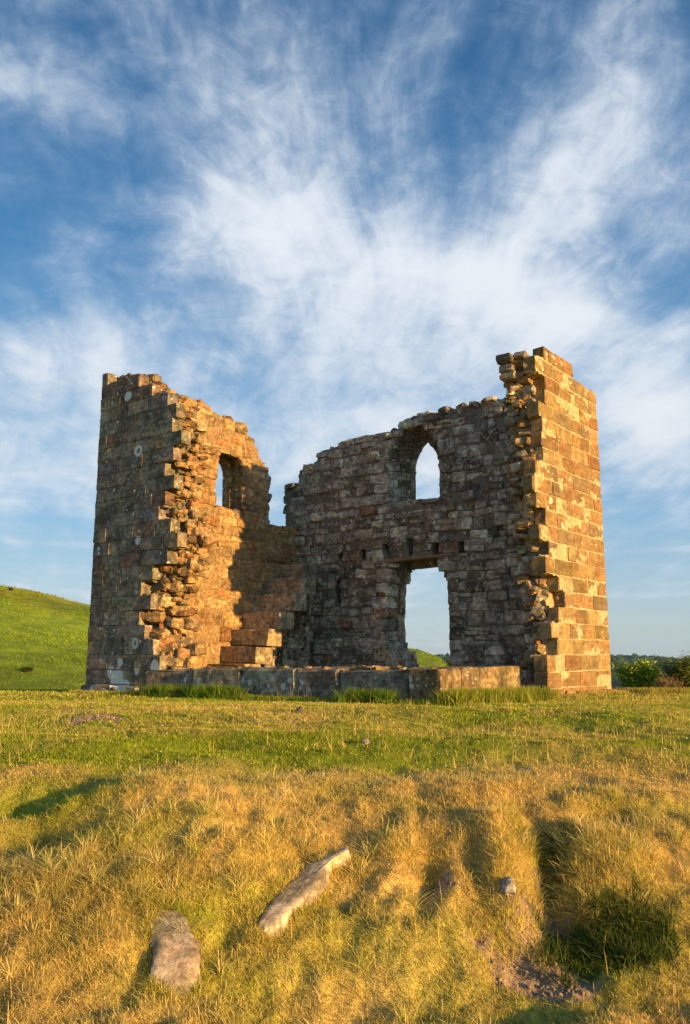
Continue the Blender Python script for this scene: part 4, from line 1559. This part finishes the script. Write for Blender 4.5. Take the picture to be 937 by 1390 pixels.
def shrub(name, x, y, h, w_, nst, leaves, size, col_a, col_b, label, cat='shrub', bare=.15, group=None, aspect=.45, lean=.5):
    z = float(ground(x, y, False)) - .05
    t = bpy.data.objects.new(name, None)
    COL.objects.link(t)
    t.location = (x, y, z)
    set_props(t, label=label, cat=cat, group=group)
    sv, sf, n0, tips = [], [], 0, []
    for q in range(nst):
        a_ = rng.random() * 2 * pi
        p = np.array([x + rng.normal(0, w_ * .18), y + rng.normal(0, w_ * .18), z])
        dr_ = np.array([cos(a_) * lean * rng.random(), sin(a_) * lean * rng.random(), 1.0])
        L_ = h * rng.uniform(.7, 1.0)
        segs = 6
        for s in range(segs):
            nd_ = dr_ + rng.normal(0, .16, 3)
            nd_ /= np.linalg.norm(nd_)
            p2 = p + nd_ * L_ / segs
            v_, f_ = tube(p, p2, .012 * (1 - s / 7), .012 * (1 - (s + 1) / 7))
            sv.append(v_); sf.append(f_ + n0); n0 += len(v_)
            if (s + 1) / segs > bare:
                for _ in range(3):
                    td = nd_ * .6 + rng.normal(0, .6, 3)
                    td /= np.linalg.norm(td)
                    ln_ = w_ * rng.uniform(.12, .38)
                    e_ = p2 + td * ln_
                    v_, f_ = tube(p2, e_, .005, .002, 3)
                    sv.append(v_); sf.append(f_ + n0); n0 += len(v_)
                    tips.append((p2, e_))
            p = p2
            dr_ = nd_ * .8 + dr_ * .2
    mesh_obj('stem', np.vstack(sv), np.concatenate(sf), m_stem, t)
    tips = np.array([np.concatenate(q) for q in tips])
    k_ = rng.integers(0, len(tips), leaves)
    f_ = rng.random((leaves, 1)) ** .6
    c = tips[k_, :3] * (1 - f_) + tips[k_, 3:] * f_ + rng.normal(0, .035, (leaves, 3))
    keep = c[:, 2] > z + .05
    c = c[keep]
    Vv, Ff = leaf_quads(c, size, aspect)
    tone = rng.random((len(c), 1))
    cl = np.array(col_a) * (1 - tone) + np.array(col_b) * tone
    mesh_obj('foliage', Vv, Ff, M_leaf, t, colors=np.repeat(cl, 4, 0))
    return t


shrub('bush', 6.85, 19.2, .60, .95, 26, 5500, .075, (.20, .32, .03), (.46, .54, .06), 'bright leafy green bush beside the right end of the tower')
shrub('bush', 7.55, 20.6, .42, .9, 16, 3500, .075, (.09, .14, .02), (.16, .20, .03), 'low pale green bush between the leafy bush and the dark bush')
shrub('bush', 7.78, 18.6, .72, .8, 34, 11000, .075, (.06, .11, .018), (.22, .25, .04), 'dark wiry bush with bare pale stems at the right edge', bare=.3, aspect=.22)
shrub('low_scrub', 7.1, 18.2, .22, .7, 22, 1800, .045, (.18, .13, .06), (.26, .19, .09), 'brown dry scrub at the foot of the bushes', cat='scrub', bare=.1)

# rank grass at the crest by the bushes
cx = rng.uniform(5.9, 9.5, 260); cy = rng.normal(17.3, .45, 260)
q_ = clumps(cx, cy, 40, np.full(260, .09), .05, .17, .012, rng.uniform(.3, .9, 260), straw=np.array([.36, .24, .09]))
make_blades('crest_grass', *q_[:4], q_[4], lean=.4, curve=.6, seg=3, label='rough brown and green grass at the crest in front of the bushes')

# ------------------------------------------------------------------ bracken on the moor side
n = 110000
a_ = np.radians(rng.uniform(-34, 9, n))
r_ = np.exp(rng.uniform(math.log(42), math.log(185), n))
x_, y_ = r_ * np.sin(a_), r_ * np.cos(a_)
z_ = ground(x_, y_)
dens = sstep(fbm(x_ * .12, y_ * .05, 4, 301) + .25, .0, .5)
k_ = (rng.random(n) < .25 + .75 * dens)
x_, y_, z_, r_ = x_[k_], y_[k_], z_[k_], r_[k_]
c = np.stack([x_, y_, z_ - .02], 1)
Vv, Ff = leaf_quads(c, .05 + .0013 * r_, .8, .9)
tone = np.clip(fbm(x_ * .05, y_ * .05, 4, 61) * .9 + rng.normal(.5, .08, len(x_)), 0, 1)[:, None]
red = (sstep(fbm(x_ * .035 + 3, y_ * .035, 3, 66) + .010 * (z_ - 4), .05, .4))[:, None] * (rng.random((len(x_), 1)) < .7)
cl = np.array([.13, .22, .010]) * (1 - tone) + np.array([.26, .33, .016]) * tone
cl = cl * (1 - .7 * red) + np.array([.22, .11, .02]) * .7 * red
br = mesh_obj('bracken', Vv, Ff, M_leaf, colors=np.repeat(cl, 4, 0))
set_props(br, label='green bracken covering the moor side behind the tower', cat='bracken', kind='stuff')

# two dark bushes on the moor side
for (ax, ay, sz, lab) in [(-26.5, 69.0, .8, 'small dark bush low on the moor side, left of the tower'), (-62.0, 151.0, 1.0, 'tiny dark bush near the top of the moor side')]:
    shrub('moor_bush', ax, ay, sz * .5, sz * .8, 9, 500, .16, (.02, .035, .01), (.05, .07, .015), lab, cat='bush', bare=0)
ax = 17.2 * 110 / 160
shrub('moor_bush', 20.3, 158.0, 1.6, 2.6, 12, 1300, .35, (.03, .05, .01), (.07, .1, .02), 'dark bush on the slope seen through the doorway', cat='bush', bare=0)

# ------------------------------------------------------------------ far wooded ridge
import bmesh
bm = bmesh.new()
bmesh.ops.create_icosphere(bm, subdivisions=2, radius=1.0)
tv = np.array([v.co[:] for v in bm.verts])
tf = np.array([[v.index for v in f.verts] for f in bm.faces])
bm.free()
n = 3400
a_ = np.radians(rng.uniform(-40, 40, n))
r_ = np.sqrt(rng.uniform(1120 ** 2, 1900 ** 2, n))
x_, y_ = r_ * np.sin(a_), r_ * np.cos(a_)
z_ = ground(x_, y_)
Rt = rng.uniform(6, 12, n)
off = (tv[None] * (1 + rng.normal(0, .16, (n, len(tv), 1)))) * Rt[:, None, None] * np.array([1, 1, .95])
Vv = (np.stack([x_, y_, z_ + Rt * .35], 1)[:, None, :] + off).reshape(-1, 3)
Ff = (np.arange(n)[:, None, None] * len(tv) + tf[None]).reshape(-1, 3)
cl = np.array([.022, .048, .020]) * rng.uniform(.6, 1.7, (n, 1)) * np.array([1, 1, 1])
m_w, k = new_mat('woodland')
pos = k.n.new('ShaderNodeNewGeometry').outputs['Position']
nn = k.noise(pos, .25, 5, .7)
vv = k.ramp(nn, .3, .7, .55, 1.5)
finish(k, k.mix(1.0, k.attr('Col'), k.comb(vv, vv, vv), 'MULTIPLY'), .95, k.bump(nn, 1.0, 3.0), .05)
wd = mesh_obj('far_woodland', Vv, Ff, m_w, colors=np.repeat(cl, len(tv), 0))
set_props(wd, label='dark wooded ridge far across the valley at right', cat='woodland', kind='stuff')

# ------------------------------------------------------------------ air
import itertools
hz = np.array(list(itertools.product((-3300, 3300), (-3300, 3300), (-75, 60))), float)
hf = np.array([(0, 1, 3, 2), (4, 6, 7, 5), (0, 4, 5, 1), (2, 3, 7, 6), (0, 2, 6, 4), (1, 5, 7, 3)])
m_h = bpy.data.materials.new('air')
m_h.use_nodes = True
k = NT(m_h.node_tree)
pv = k.n.new('ShaderNodeVolumePrincipled')
pv.inputs['Color'].default_value = (.40, .68, 1.0, 1)
pv.inputs['Density'].default_value = 0.00008
ho = k.n.new('ShaderNodeOutputMaterial')
k.l.new(pv.outputs[0], ho.inputs['Volume'])
h_o = mesh_obj('haze', hz, hf, m_h)
set_props(h_o, label='thin blue air between the tower and the far wooded ridge', cat='haze', kind='stuff')
